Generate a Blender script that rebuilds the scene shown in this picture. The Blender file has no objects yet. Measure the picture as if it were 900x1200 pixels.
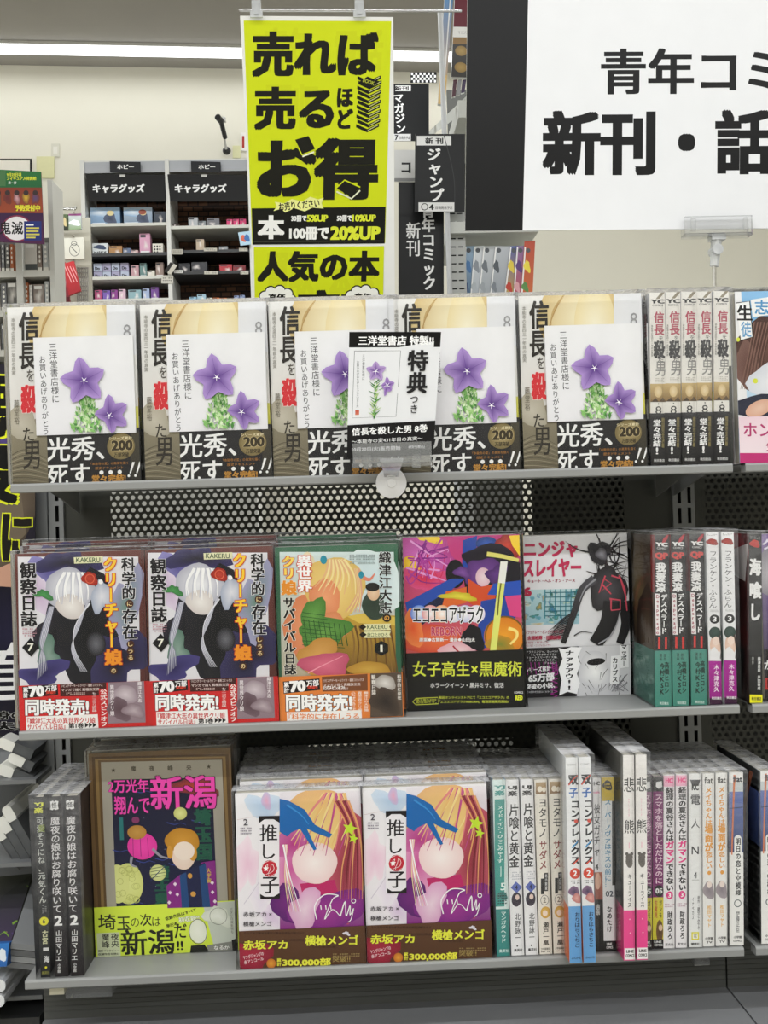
import bpy, math, random
from mathutils import Vector, Matrix
random.seed(7)
SC = bpy.context.scene
COL = SC.collection
PI = math.pi

# ------------------------------------------------------------------ camera
CAM_P = Vector((0.3364, -1.0706, 1.2)); YAW, ROLL, F = 0.0374, 0.0299, 1222.0
cf = Vector((math.sin(YAW), math.cos(YAW), 0)); cr0 = Vector((math.cos(YAW), -math.sin(YAW), 0)); cu0 = Vector((0, 0, 1))
cr = math.cos(ROLL)*cr0 - math.sin(ROLL)*cu0; cu = math.sin(ROLL)*cr0 + math.cos(ROLL)*cu0
cam = bpy.data.cameras.new('camera'); cam.sensor_fit = 'VERTICAL'; cam.sensor_height = 36.0; cam.lens = F/1200*36.0
cam.clip_start = 0.01; cam.clip_end = 60
co = bpy.data.objects.new('camera', cam); COL.objects.link(co)
co.matrix_world = Matrix(((cr.x, cu.x, -cf.x, CAM_P.x), (cr.y, cu.y, -cf.y, CAM_P.y), (cr.z, cu.z, -cf.z, CAM_P.z), (0, 0, 0, 1)))
SC.camera = co
SC.view_settings.view_transform = 'Standard'; SC.view_settings.look = 'None'; SC.view_settings.gamma = 1
SC.view_settings.use_curve_mapping = False
SC.view_settings.exposure = -0.22
wd = bpy.data.worlds.new('world'); SC.world = wd; wd.use_nodes = True
wd.node_tree.nodes['Background'].inputs[0].default_value = (0.9, 0.95, 1, 1); wd.node_tree.nodes['Background'].inputs[1].default_value = 0.15
LAMP_W = 11.0        # watts per metre of each ceiling strip

def at(px, py, Y):
    d = cf + cr*((px-450)/F) - cu*((py-600)/F)
    return CAM_P + d*((Y-CAM_P.y)/d.y)
def X(px, py, Y): return at(px, py, Y).x
def Z(px, py, Y): return at(px, py, Y).z

# ------------------------------------------------------------------ materials
def lin(h):
    if not isinstance(h, str): return tuple(h)[:3]
    h = h.lstrip('#'); v = [int(h[i:i+2], 16)/255 for i in (0, 2, 4)]
    return tuple(x/12.92 if x <= .04045 else ((x+.055)/1.055)**2.4 for x in v)
def mat_base(name):
    m = bpy.data.materials.new(name); m.use_nodes = True; nt = m.node_tree
    return m, nt, nt.nodes['Principled BSDF']
def pmat(name, rough=.5, metal=0, coat=0, bump=0, bscale=40, noise=.06, color=None, nscale=30, trans=0, stretch=(1, 1, 1), spec=.5):
    m, nt, b = mat_base(name); N = nt.nodes; L = nt.links
    b.inputs['Roughness'].default_value = rough; b.inputs['Metallic'].default_value = metal
    b.inputs['Coat Weight'].default_value = coat; b.inputs['Specular IOR Level'].default_value = spec; b.inputs['Coat Roughness'].default_value = .12
    b.inputs['Transmission Weight'].default_value = trans
    tc = N.new('ShaderNodeTexCoord'); mp = N.new('ShaderNodeMapping'); mp.inputs['Scale'].default_value = stretch
    L.new(tc.outputs['Object'], mp.inputs['Vector'])
    nz = N.new('ShaderNodeTexNoise'); nz.inputs['Scale'].default_value = nscale; nz.inputs['Detail'].default_value = 4
    L.new(mp.outputs[0], nz.inputs['Vector'])
    mr = N.new('ShaderNodeMapRange'); mr.inputs[1].default_value = .3; mr.inputs[2].default_value = .7
    mr.inputs[3].default_value = 1-noise; mr.inputs[4].default_value = 1+noise*.3
    L.new(nz.outputs[0], mr.inputs[0])
    vm = N.new('ShaderNodeVectorMath'); vm.operation = 'SCALE'
    if color is None:
        a = N.new('ShaderNodeAttribute'); a.attribute_name = 'Col'; L.new(a.outputs['Color'], vm.inputs[0])
    else: vm.inputs[0].default_value = lin(color)
    L.new(mr.outputs[0], vm.inputs['Scale']); L.new(vm.outputs[0], b.inputs['Base Color'])
    if bump:
        n2 = N.new('ShaderNodeTexNoise'); n2.inputs['Scale'].default_value = bscale; n2.inputs['Detail'].default_value = 3
        L.new(mp.outputs[0], n2.inputs['Vector'])
        bp = N.new('ShaderNodeBump'); bp.inputs['Strength'].default_value = bump; bp.inputs['Distance'].default_value = .002
        L.new(n2.outputs[0], bp.inputs['Height']); L.new(bp.outputs[0], b.inputs['Normal'])
        if coat: L.new(bp.outputs[0], b.inputs['Coat Normal'])
    return m
def emat(name, color, s):
    m, nt, b = mat_base(name); b.inputs['Emission Color'].default_value = (*lin(color), 1); b.inputs['Emission Strength'].default_value = s
    b.inputs['Base Color'].default_value = (*lin(color), 1); return m
def clear_plastic(name, tint='#ffffff', body=.12, rough=.05):
    m, nt, b = mat_base(name); N = nt.nodes; L = nt.links; N.remove(b); out = N['Material Output']
    t = N.new('ShaderNodeBsdfTransparent'); t.inputs[0].default_value = (*lin(tint), 1)
    g = N.new('ShaderNodeBsdfGlossy'); g.inputs['Roughness'].default_value = rough
    d = N.new('ShaderNodeBsdfDiffuse'); d.inputs[0].default_value = (.8, .82, .84, 1)
    fr = N.new('ShaderNodeFresnel'); fr.inputs[0].default_value = 1.5
    m1 = N.new('ShaderNodeMixShader'); L.new(fr.outputs[0], m1.inputs[0]); L.new(t.outputs[0], m1.inputs[1]); L.new(g.outputs[0], m1.inputs[2])
    m2 = N.new('ShaderNodeMixShader'); m2.inputs[0].default_value = body; L.new(m1.outputs[0], m2.inputs[1]); L.new(d.outputs[0], m2.inputs[2])
    L.new(m2.outputs[0], out.inputs[0]); return m
def film_mat(name):
    m, nt, b = mat_base(name); N = nt.nodes; L = nt.links; N.remove(b); out = N['Material Output']
    tc = N.new('ShaderNodeTexCoord'); mp = N.new('ShaderNodeMapping'); mp.inputs['Scale'].default_value = (1, 1, .45)
    L.new(tc.outputs['Object'], mp.inputs['Vector'])
    nz = N.new('ShaderNodeTexNoise'); nz.inputs['Scale'].default_value = 45; nz.inputs['Detail'].default_value = 3; nz.inputs['Distortion'].default_value = 1.5
    L.new(mp.outputs[0], nz.inputs['Vector'])
    bp = N.new('ShaderNodeBump'); bp.inputs['Strength'].default_value = .22; bp.inputs['Distance'].default_value = .001
    L.new(nz.outputs[0], bp.inputs['Height'])
    t = N.new('ShaderNodeBsdfTransparent'); t.inputs[0].default_value = (.985, .985, .985, 1)
    g = N.new('ShaderNodeBsdfGlossy'); g.inputs['Roughness'].default_value = .08; L.new(bp.outputs[0], g.inputs['Normal'])
    fr = N.new('ShaderNodeFresnel'); fr.inputs[0].default_value = 1.16; L.new(bp.outputs[0], fr.inputs['Normal'])
    m1 = N.new('ShaderNodeMixShader'); L.new(fr.outputs[0], m1.inputs[0]); L.new(t.outputs[0], m1.inputs[1]); L.new(g.outputs[0], m1.inputs[2])
    # crumpled white streaks where the film gathers (vertex colour holds how much)
    a = N.new('ShaderNodeAttribute'); a.attribute_name = 'Col'
    mp2 = N.new('ShaderNodeMapping'); mp2.inputs['Scale'].default_value = (1, .35, 1); L.new(tc.outputs['Object'], mp2.inputs['Vector'])
    n2 = N.new('ShaderNodeTexNoise'); n2.inputs['Scale'].default_value = 90; n2.inputs['Detail'].default_value = 4; n2.inputs['Distortion'].default_value = 2
    L.new(mp2.outputs[0], n2.inputs['Vector'])
    mr = N.new('ShaderNodeMapRange'); mr.inputs[1].default_value = .4; mr.inputs[2].default_value = .75; mr.inputs[3].default_value = .3; mr.inputs[4].default_value = .8; L.new(n2.outputs[0], mr.inputs[0])
    mu = N.new('ShaderNodeMath'); mu.operation = 'MULTIPLY'; L.new(mr.outputs[0], mu.inputs[0]); L.new(a.outputs['Fac'], mu.inputs[1])
    d = N.new('ShaderNodeBsdfDiffuse'); d.inputs[0].default_value = (.82, .82, .84, 1)
    m2 = N.new('ShaderNodeMixShader'); L.new(mu.outputs[0], m2.inputs[0]); L.new(m1.outputs[0], m2.inputs[1]); L.new(d.outputs[0], m2.inputs[2])
    L.new(m2.outputs[0], out.inputs[0]); return m
MT = {
 'print': pmat('glossy_print', .38, coat=.08, bump=.04, bscale=25, noise=.03, spec=.3),
 'matte': pmat('matte_print', .6, noise=.04, spec=.25),
 'sign': pmat('laminated_sign', .3, noise=.02, spec=.16, bump=.03, bscale=6),
 'paper': pmat('paper_edges', .85, noise=.22, nscale=700, stretch=(.05, 1, .05)),
 'steel': pmat('painted_steel', .42, noise=.05, nscale=12),
 'dark': pmat('dark_painted_steel', .5, noise=.06, nscale=14),
 'chrome': pmat('chrome', .22, 1, noise=.02),
 'plast': pmat('plastic', .35, noise=.03),
 'wall': pmat('wallpaper', .9, bump=.12, bscale=160, noise=.03, nscale=3),
 'ceil': pmat('ceiling_board', .95, noise=.04, nscale=4, bump=.1, bscale=60),
 'floor': pmat('vinyl_floor', .35, noise=.12, nscale=2.5, coat=.1),
 'clear': clear_plastic('clear_acrylic'),
 'clearw': clear_plastic('milky_silicone', body=.45, rough=.2),
 'bag': clear_plastic('clear_bag', body=.08, rough=.15),
 'film': film_mat('shrink_film'),
 'lamp': emat('lamp_diffuser', '#fbfdff', 3.0),
}
def brick_mat():
    m, nt, b = mat_base('brick_wallpaper'); N = nt.nodes; L = nt.links
    tc = N.new('ShaderNodeTexCoord'); mp = N.new('ShaderNodeMapping'); mp.inputs['Rotation'].default_value = (PI/2, 0, 0)
    L.new(tc.outputs['Object'], mp.inputs['Vector'])
    br = N.new('ShaderNodeTexBrick'); br.inputs['Color1'].default_value = (*lin('#6d4a34'), 1); br.inputs['Color2'].default_value = (*lin('#35241b'), 1)
    br.inputs['Mortar'].default_value = (*lin('#1d1512'), 1); br.inputs['Scale'].default_value = 12; br.inputs['Mortar Size'].default_value = .03
    L.new(mp.outputs[0], br.inputs['Vector']); L.new(br.outputs[0], b.inputs['Base Color']); b.inputs['Roughness'].default_value = .8
    return m
MT['brick'] = brick_mat()

# ------------------------------------------------------------------ glyphs
_tc = bpy.data.curves.new('glyph_source', 'FONT'); _tc.resolution_u = 2
_to = bpy.data.objects.new('glyph_source', _tc)
_gc = {}
def glyph(s):
    if s in _gc: return _gc[s]
    _tc.body = s
    m = bpy.data.meshes.new_from_object(_to)
    vs = [(v.co.x, v.co.y) for v in m.vertices]; fs = [tuple(p.vertices) for p in m.polygons]
    bpy.data.meshes.remove(m)
    if not vs: vs = [(0, 0)]
    bb = (min(v[0] for v in vs), min(v[1] for v in vs), max(v[0] for v in vs), max(v[1] for v in vs))
    _gc[s] = (vs, fs, bb); return _gc[s]
ROTCH = 'ー～〜…()（）「」【】『』―~-'

# ------------------------------------------------------------------ mesh builder
class M:
    def __init__(s): s.v = []; s.f = []; s.c = []; s.mi = []
    def face(s, pts, col, mi=0):
        b = len(s.v); s.v += [tuple(p) for p in pts]; s.f.append(tuple(range(b, b+len(pts)))); s.mi.append(mi)
        if isinstance(col, list): s.c += [lin(c) for c in col]
        else: s.c += [lin(col)]*len(pts)
    def box(s, x0, x1, y0, y1, z0, z1, col, mi=0, cols=None, T=None):
        P = [(x0,y0,z0),(x1,y0,z0),(x1,y1,z0),(x0,y1,z0),(x0,y0,z1),(x1,y0,z1),(x1,y1,z1),(x0,y1,z1)]
        if T: P = [tuple(T @ Vector(p)) for p in P]
        F_ = {'f':(0,1,5,4),'r':(1,2,6,5),'b':(2,3,7,6),'l':(3,0,4,7),'t':(4,5,6,7),'d':(3,2,1,0)}
        for k, q in F_.items():
            s.face([P[i] for i in q], (cols or {}).get(k, col), mi)
    def tube(s, a, b, r, col, n=12, r2=None, mi=0, cap=True):
        a = Vector(a); b = Vector(b); d = (b-a).normalized(); u = d.orthogonal().normalized(); w = d.cross(u); r2 = r if r2 is None else r2
        A = [a+(u*math.cos(t*2*PI/n)+w*math.sin(t*2*PI/n))*r for t in range(n)]; B = [b+(u*math.cos(t*2*PI/n)+w*math.sin(t*2*PI/n))*r2 for t in range(n)]
        for i in range(n): s.face([A[i], A[(i+1) % n], B[(i+1) % n], B[i]], col, mi)
        if cap: s.face(A[::-1], col, mi); s.face(B, col, mi)
    def lathe(s, c, prof, axis, col, n=24, mi=0):   # prof: (r, h) along axis
        c = Vector(c); d = Vector(axis).normalized(); u = d.orthogonal().normalized(); w = d.cross(u)
        R = [[c+d*h+(u*math.cos(t*2*PI/n)+w*math.sin(t*2*PI/n))*max(r, 1e-5) for t in range(n)] for r, h in prof]
        for k in range(len(R)-1):
            for i in range(n): s.face([R[k][i], R[k][(i+1) % n], R[k+1][(i+1) % n], R[k+1][i]], col, mi)
    def mesh(s, name, mats):
        me = bpy.data.meshes.new(name); me.from_pydata(s.v, [], s.f); me.update()
        at_ = me.color_attributes.new('Col', 'FLOAT_COLOR', 'POINT')
        flat = []
        for c in s.c: flat += [c[0], c[1], c[2], 1.0]
        at_.data.foreach_set('color', flat)
        for m in (mats if isinstance(mats, (list, tuple)) else [mats]): me.materials.append(MT[m] if isinstance(m, str) else m)
        me.polygons.foreach_set('material_index', s.mi); return me
    def build(s, name, mats, parent=None, **kw):
        return link(name, s.mesh(name, mats), parent, **kw)
def link(name, me, parent=None, loc=None, rot=None, **props):
    o = bpy.data.objects.new(name, me); COL.objects.link(o)
    if parent is not None: o.parent = parent
    if loc is not None: o.location = loc
    if rot is not None: o.rotation_euler = rot
    for k, v in props.items(): o[k] = v
    return o
def thing(name, label, cat, loc=(0, 0, 0), rot=(0, 0, 0), group=None):
    o = bpy.data.objects.new(name, None); COL.objects.link(o); o.location = loc; o.rotation_euler = rot; o.empty_display_size = .02
    o['label'] = label; o['category'] = cat
    if group: o['group'] = group
    return o
def tag(o, label, cat, group=None):
    o['label'] = label; o['category'] = cat
    if group: o['group'] = group
    return o
def struct(o): o['kind'] = 'structure'; return o

# ------------------------------------------------------------------ flat print on a surface
DZ = 1.3e-5
class Art:
    """flat print: coordinates are those of a measuring frame with corners TL, TR, BL; surf maps (u, v, lift) to 3D."""
    def __init__(s, m, surf, w, h, TL, TR, BL, lift=2e-5, clip=(0, 0, 1, 1)):
        s.m = m; s.surf = surf; s.l = lift; s.clip = clip
        a, b = TR[0]-TL[0], BL[0]-TL[0]; c, d = TR[1]-TL[1], BL[1]-TL[1]; det = a*d-b*c
        s.inv = (d/det, -b/det, -c/det, a/det); s.o = TL
    def uv(s, x, y):
        x -= s.o[0]; y -= s.o[1]; i = s.inv; return (i[0]*x+i[1]*y, i[2]*x+i[3]*y)
    def _emit(s, pts, cols, lift):
        P = [(*s.uv(x, y), c) for (x, y), c in zip(pts, cols)]
        u0, v0, u1, v1 = s.clip
        for ax, lim, sg in ((0, u0, 1), (0, u1, -1), (1, v0, 1), (1, v1, -1)):
            if all((p[ax]-lim)*sg >= 0 for p in P): continue
            Q = []
            for i, p in enumerate(P):
                q = P[i-1]; ip = (p[ax]-lim)*sg >= 0; iq = (q[ax]-lim)*sg >= 0
                if ip != iq:
                    t = (lim-q[ax])/(p[ax]-q[ax])
                    Q.append((q[0]+(p[0]-q[0])*t, q[1]+(p[1]-q[1])*t, tuple(a+(b-a)*t for a, b in zip(q[2], p[2]))))
                if ip: Q.append(p)
            P = Q
            if len(P) < 3: return
        area = sum(P[i-1][0]*P[i][1]-P[i][0]*P[i-1][1] for i in range(len(P)))
        if area > 0: P = P[::-1]
        s.m.face([s.surf(p[0], p[1], lift) for p in P], [p[2] for p in P])
    def poly(s, pts, col, cols=None):
        s.l += DZ; cs = [lin(c) for c in cols] if cols else [lin(col)]*len(pts); s._emit(pts, cs, s.l); return s
    def rect(s, x0, y0, x1, y1, c, c2=None, horiz=False):
        c2 = c2 or c
        return s.poly([(x0, y0), (x1, y0), (x1, y1), (x0, y1)], c, [c, c2, c2, c] if horiz else [c, c, c2, c2])
    def full(s, c, c2=None):
        s.l += DZ; a = lin(c); b = lin(c2 or c); u0, v0, u1, v1 = s.clip
        s.m.face([s.surf(u0, v1, s.l), s.surf(u1, v1, s.l), s.surf(u1, v0, s.l), s.surf(u0, v0, s.l)], [b, b, a, a]); return s
    def blob(s, x, y, rx, ry, c, ce=None, n=20, wob=0, rot=0, seed=1, t0=0, t1=2*PI):
        s.l += DZ; rn = random.Random(seed); cr_, sr = math.cos(rot), math.sin(rot); pts = []
        ph = [rn.uniform(0, 6.28) for _ in range(4)]
        for i in range(n+1):
            t = t0+(t1-t0)*i/n; k = 1+wob*(math.sin(2*t+ph[0])+.7*math.sin(3*t+ph[1])+.5*math.sin(5*t+ph[2]))/2
            a, b = rx*k*math.cos(t), ry*k*math.sin(t); pts.append((x+a*cr_-b*sr, y+a*sr+b*cr_))
        ce = ce or c
        for i in range(n): s._emit([(x, y), pts[i], pts[i+1]], [lin(c), lin(ce), lin(ce)], s.l)
        return s
    def ring(s, x, y, r, w, c, n=24, ry=None):
        s.l += DZ; ry = ry or r
        for i in range(n):
            a, b = 2*PI*i/n, 2*PI*(i+1)/n
            s._emit([(x+r*math.cos(a), y+ry*math.sin(a)), (x+r*math.cos(b), y+ry*math.sin(b)), (x+(r-w)*math.cos(b), y+(ry-w)*math.sin(b)), (x+(r-w)*math.cos(a), y+(ry-w)*math.sin(a))], [lin(c)]*4, s.l)
        return s
    def star(s, pts_out, cx, cy, inner, c, ce):   # petals given by their tips
        s.l += DZ; n = len(pts_out)
        for i in range(n):
            p = pts_out[i]; q = pts_out[(i+1) % n]; o = pts_out[i-1]
            m1 = (cx+(p[0]+q[0]-2*cx)/2*inner, cy+(p[1]+q[1]-2*cy)/2*inner); m0 = (cx+(p[0]+o[0]-2*cx)/2*inner, cy+(p[1]+o[1]-2*cy)/2*inner)
            e0 = ((m0[0]+p[0])/2+(p[0]-cx)*.06+(m0[0]-cx)*.06, (m0[1]+p[1])/2+(p[1]-cy)*.06+(m0[1]-cy)*.06)
            e1 = ((m1[0]+p[0])/2+(p[0]-cx)*.06+(m1[0]-cx)*.06, (m1[1]+p[1])/2+(p[1]-cy)*.06+(m1[1]-cy)*.06)
            C, E_ = lin(c), lin(ce)
            for tri in (((cx, cy), m0, e0), ((cx, cy), e0, p), ((cx, cy), p, e1), ((cx, cy), e1, m1)):
                s._emit(list(tri), [C, E_, E_], s.l)
        return s
    def line(s, pts, w, c, w2=None, smooth=True, c2=None):
        if smooth and len(pts) > 2:
            Q = []; n = len(pts)
            for i in range(n-1):
                p0 = pts[max(i-1, 0)]; p1 = pts[i]; p2 = pts[i+1]; p3 = pts[min(i+2, n-1)]
                for k in range(5):
                    t = k/5; Q.append(tuple(.5*((2*p1[a])+(-p0[a]+p2[a])*t+(2*p0[a]-5*p1[a]+4*p2[a]-p3[a])*t*t+(-p0[a]+3*p1[a]-3*p2[a]+p3[a])*t**3) for a in (0, 1)))
            Q.append(pts[-1]); pts = Q
        s.l += DZ; w2 = w if w2 is None else w2; n = len(pts); L = []; R = []
        for i, p in enumerate(pts):
            a = pts[max(i-1, 0)]; b = pts[min(i+1, n-1)]; dx, dy = b[0]-a[0], b[1]-a[1]; d = math.hypot(dx, dy) or 1
            ww = (w+(w2-w)*i/(n-1))/2; L.append((p[0]-dy/d*ww, p[1]+dx/d*ww)); R.append((p[0]+dy/d*ww, p[1]-dx/d*ww))
        C = lin(c); C2 = lin(c2 or c)
        for i in range(n-1):
            a = tuple(x+(y-x)*i/(n-1) for x, y in zip(C, C2)); b = tuple(x+(y-x)*(i+1)/(n-1) for x, y in zip(C, C2))
            s._emit([L[i], L[i+1], R[i+1], R[i]], [a, b, b, a], s.l)
        return s
    def _put(s, g, box, bb, col, lift, rot90=False, ang=0, piv=None, sh=(0, 0)):
        vs, fs, _ = g; x, y, w, h = box; C = lin(col); bw = max(bb[2]-bb[0], 1e-4); bh = max(bb[3]-bb[1], 1e-4)
        P = []
        ca, sa = math.cos(ang), math.sin(ang)
        for (a, b) in vs:
            a += sh[0]; b += sh[1]
            if rot90: a, b = b+.12, .88-a
            px = x+(a-bb[0])/bw*w; py = y+h-(b-bb[1])/bh*h
            if ang: dx, dy = px-piv[0], py-piv[1]; px, py = piv[0]+dx*ca-dy*sa, piv[1]+dx*sa+dy*ca
            P.append((px, py))
        for f in fs: s._emit([P[i] for i in f], [C]*len(f), lift)
    def text(s, t, x, y, w, h, col='#111111', bold=0, out=None, ow=.07, vert=False, ang=0, gap=0):
        shifts = lambda r: [(0, 0)] if r <= 0 else ([(r, .6*r), (-r, .6*r), (r, -.6*r), (-r, -.6*r)]+([(r, 0), (-r, 0), (0, .6*r), (0, -.6*r)] if r > .025 else []))
        piv = (x+w/2, y+h/2)
        for c, r in ([(out, ow+bold)] if out else [])+[(col, bold)]:
            s.l += DZ
            for k, sh in enumerate(shifts(r)):
                lf = s.l+k*8e-7
                if not vert:
                    g = glyph(t); e = bold; bb = g[2]; bb = (bb[0]-e, bb[1]-e, bb[2]+e, bb[3]+e)
                    s._put(g, (x, y, w, h), bb, c, lf, ang=ang, piv=piv, sh=sh)
                else:
                    n = len(t); ch = h/n
                    for i, q in enumerate(t):
                        if q == ' ': continue
                        g = glyph(q); hx = ch*(1-gap)
                        b0, b1 = g[2][0], g[2][2]
                        if ord(q) < 256 and q not in ROTCH: bb = ((b0+b1)/2-.4, -.12, (b0+b1)/2+.4, .84)
                        else: bb = (0, -.12, 1, .88)
                        s._put(g, (x, y+i*ch+(ch-hx)/2, w, hx), bb, c, lf, rot90=q in ROTCH, ang=ang, piv=piv, sh=sh)
            s.l += 8e-6
        return s
    def scribble(s, x, y, w, h, col, rows=2, seed=0, per=10):
        """tiny unreadable print, rows of short dashes"""
        rn = random.Random(seed); s.l += DZ; rh = h/rows
        for r in range(rows):
            for k in range(per):
                if rn.random() < .12: continue
                cx = x+w*(k+.15)/per; cw = w/per*.7; yy = y+r*rh+rh*.2
                s._emit([(cx, yy), (cx+cw, yy), (cx+cw, yy+rh*rn.uniform(.3, .6)), (cx, yy+rh*.5)], [lin(col)]*4, s.l)
        return s

def sheet_surf(w, h, y=0): return lambda u, v, l: (-w/2+u*w, y-l, h-v*h)
def front_surf(w, h): return lambda u, v, l: (-w/2+u*w, -l, h-v*h)
def spine_surf(w, h, t): return lambda u, v, l: (w/2+l, u*t, h-v*h)

# ------------------------------------------------------------------ books
class Book:
    """right-bound paperback: front cover on -Y, spine on +X, origin at the foot of the front cover."""
    def __init__(s, w, h, t, paper='#d9d4c6', spine='#eeeeee', back='#e8e8e8', edge=None, pages_in=.0015):
        s.w, s.h, s.t = w, h, t; s.paper = paper; s.parts = {}
        s.j = M(); c = .0008
        s.j.box(-w/2, w/2, 0, c, 0, h, edge or spine); s.j.box(-w/2, w/2, t-c, t, 0, h, back)
        s.j.box(w/2-c, w/2, c, t-c, 0, h, spine)
        s.pg = M(); s.pg.box(-w/2+.001, w/2-c, c, t-c, .001, h-pages_in, paper)
        s.obi = None; s.extra = []
    def front(s, TL, TR, BL, **k): return Art(s.j, front_surf(s.w, s.h), s.w, s.h, TL, TR, BL, **k)
    def spine(s, TL, TR, BL, **k): return Art(s.j, spine_surf(s.w, s.h, s.t), s.t, s.h, TL, TR, BL, **k)
    def band(s, v0, col, v1=1.0, u0=0.0, spcol=None):
        """paper band round the foot of the jacket; v0 = top edge as a fraction from the top"""
        s.obi = M(); w, h, t, e = s.w, s.h, s.t, .0012
        z1 = h*(1-v0); z0 = max(h*(1-v1), .0)
        s.obi.box(-w/2+u0*w, w/2+e, -e, -e+.0003, z0, z1, col); s.obi.box(w/2+e-.0003, w/2+e, -e, t+e, z0, z1, spcol or col); s.obi.box(-w/2, w/2+e, t+e-.0003, t+e, z0, z1, col)
        s.v0 = v0; s.v1 = v1; s.bu0 = u0
    def obi_front(s, TL, TR, BL):
        f = lambda u, v, l: (-s.w/2+u*s.w, -.0012-l, s.h-v*s.h)
        return Art(s.obi, f, s.w, s.h, TL, TR, BL, clip=(s.bu0, s.v0, 1, s.v1))
    def obi_spine(s, TL, TR, BL):
        f = lambda u, v, l: (s.w/2+.0012+l, u*s.t, s.h-v*s.h)
        return Art(s.obi, f, s.t, s.h, TL, TR, BL, clip=(0, s.v0, 1, s.v1))
    def finish(s, name='comic_book', film=True):
        s.name = name
        s.me = [('jacket', s.j.mesh('jacket', 'print')), ('page_block', s.pg.mesh('page_block', 'paper'))]
        if s.obi: s.me.append(('paper_band', s.obi.mesh('paper_band', 'print')))
        s.me += s.extra
        if film:
            m = M(); e = .0034; w, h, t = s.w/2+e, s.h+e, s.t; rn = random.Random(int(w*1e5+t*1e4)); nx, nz = 7, 9
            g = {}
            for i in range(nx+1):
                for k in range(nz+1):
                    g[i, k] = (-w+2*w*i/nx, -e-rn.uniform(0, .0005), h*k/nz)
            top = h-.012
            colr = lambda p: (.10,)*3 if p[2] > h-.001 else (.0,)*3
            for i in range(nx):
                for k in range(nz):
                    q = [g[i, k], g[i+1, k], g[i+1, k+1], g[i, k+1]]; m.face(q, [colr(p) for p in q])
            m.face([(w, -e, 0), (w, t+e, 0), (w, t+e, h), (w, -e, h)], [(.0,)*3]*2+[(.25,)*3]*2)
            m.face([(-w, t+e, 0), (-w, -e, 0), (-w, -e, h), (-w, t+e, h)], [(.0,)*3]*2+[(.25,)*3]*2)
            for i in range(nx):     # gathered top
                a = (-w+2*w*i/nx, 0, 0); b = (-w+2*w*(i+1)/nx, 0, 0); ya = t*.5+rn.uniform(-.2, .2)*t
                za, zb = h+rn.uniform(.0001, .0007), h+rn.uniform(.0001, .0007)
                m.face([(a[0], -e, h), (b[0], -e, h), (b[0], t*.5, zb), (a[0], t*.5, za)], [(.8,)*3]*4)
                m.face([(a[0], t*.5, za), (b[0], t*.5, zb), (b[0], t+e, h), (a[0], t+e, h)], [(.8,)*3]*4)
            s.me.append(('shrink_film', m.mesh('shrink_film', 'film')))
        return s
    def place(s, label, loc, rot=(0, 0, 0), group=None, skip=()):
        o = thing(s.name, label, 'book', loc, rot, group)
        for n, me in s.me:
            if n not in skip: link(n, me, o)
        return o

SH = {1: 1.2396, 2: 0.9887, 3: 0.7365}      # tops of the three shelves
def face_out(bk, label, x0, x1, yb, shelf, Y=.004, group=None, ry=None, lift=0, tilt=0, **k):
    """stand a book face out so its foot spans the measured span at depth Y"""
    xc = (X(x0, yb, Y)+X(x1, yb, Y))/2
    return bk.place(label, (xc, Y, SH[shelf]+lift), (-tilt, ry or 0, 0), group, **k)
def spine_out(bk, label, x0, xt0, yb, yt, shelf, Y=.004, group=None, rz=0, **k):
    """stand a book spine out; x0/xt0 = left edge of its spine at foot and top"""
    a = X(x0, yb, Y); b = X(xt0, yt, Y); lean = math.atan2(b-a, bk.h)
    # local spine (+X) turned to face -Y; foot's left corner = local (w/2, 0)
    R_ = Matrix.Rotation(lean, 4, 'Y') @ Matrix.Rotation(-PI/2+rz, 4, 'Z')
    off = R_ @ Vector((bk.w/2, 0, 0))
    z = SH[shelf]+(bk.t*math.sin(lean) if lean > 0 else 0)
    return bk.place(label, (a-off.x, Y-off.y, z-off.z+.0003), R_.to_euler(), group, **k)

# ------------------------------------------------------------------ the room
CEIL = 3.134
def wall(name, pts, mat='wall', col='#e2dfd2'):
    m = M(); m.face(pts, col); return struct(m.build(name, mat))
BX0, BY0, BX1, BY1 = -3.6, 3.20, 4.4, 3.78       # the far wall runs at a slight angle
FY = -4.2
w_ = M(); dx, dy = BX1-BX0, BY1-BY0
w_.face([(BX0, BY0, 0), (BX1, BY1, 0), (BX1, BY1, CEIL), (BX0, BY0, CEIL)], '#e4e1d3')
struct(w_.build('wall_back', 'wall'))
wall('wall_left', [(BX0, FY, 0), (BX0, BY0, 0), (BX0, BY0, CEIL), (BX0, FY, CEIL)])
wall('wall_right', [(BX1, BY1, 0), (BX1, FY, 0), (BX1, FY, CEIL), (BX1, BY1, CEIL)])
wall('wall_front', [(BX1, FY, 0), (BX0, FY, 0), (BX0, FY, CEIL), (BX1, FY, CEIL)])
wall('floor', [(BX0, FY, 0), (BX1, FY, 0), (BX1, BY1, 0), (BX0, BY0, 0)], 'floor', '#a8a49a')
wall('ceiling', [(BX0, BY0, CEIL), (BX1, BY1, CEIL), (BX1, FY, CEIL), (BX0, FY, CEIL)], 'ceil', '#a8a5a0')
def wallpt(x, off=0.0):            # a point on the far wall, off = distance out from it
    t = (x-BX0)/dx; n = math.hypot(dx, dy); return (BX0+dx*t + off*dy/n, BY0+dy*t - off*dx/n)
WANG = math.atan2(dy, dx)
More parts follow.
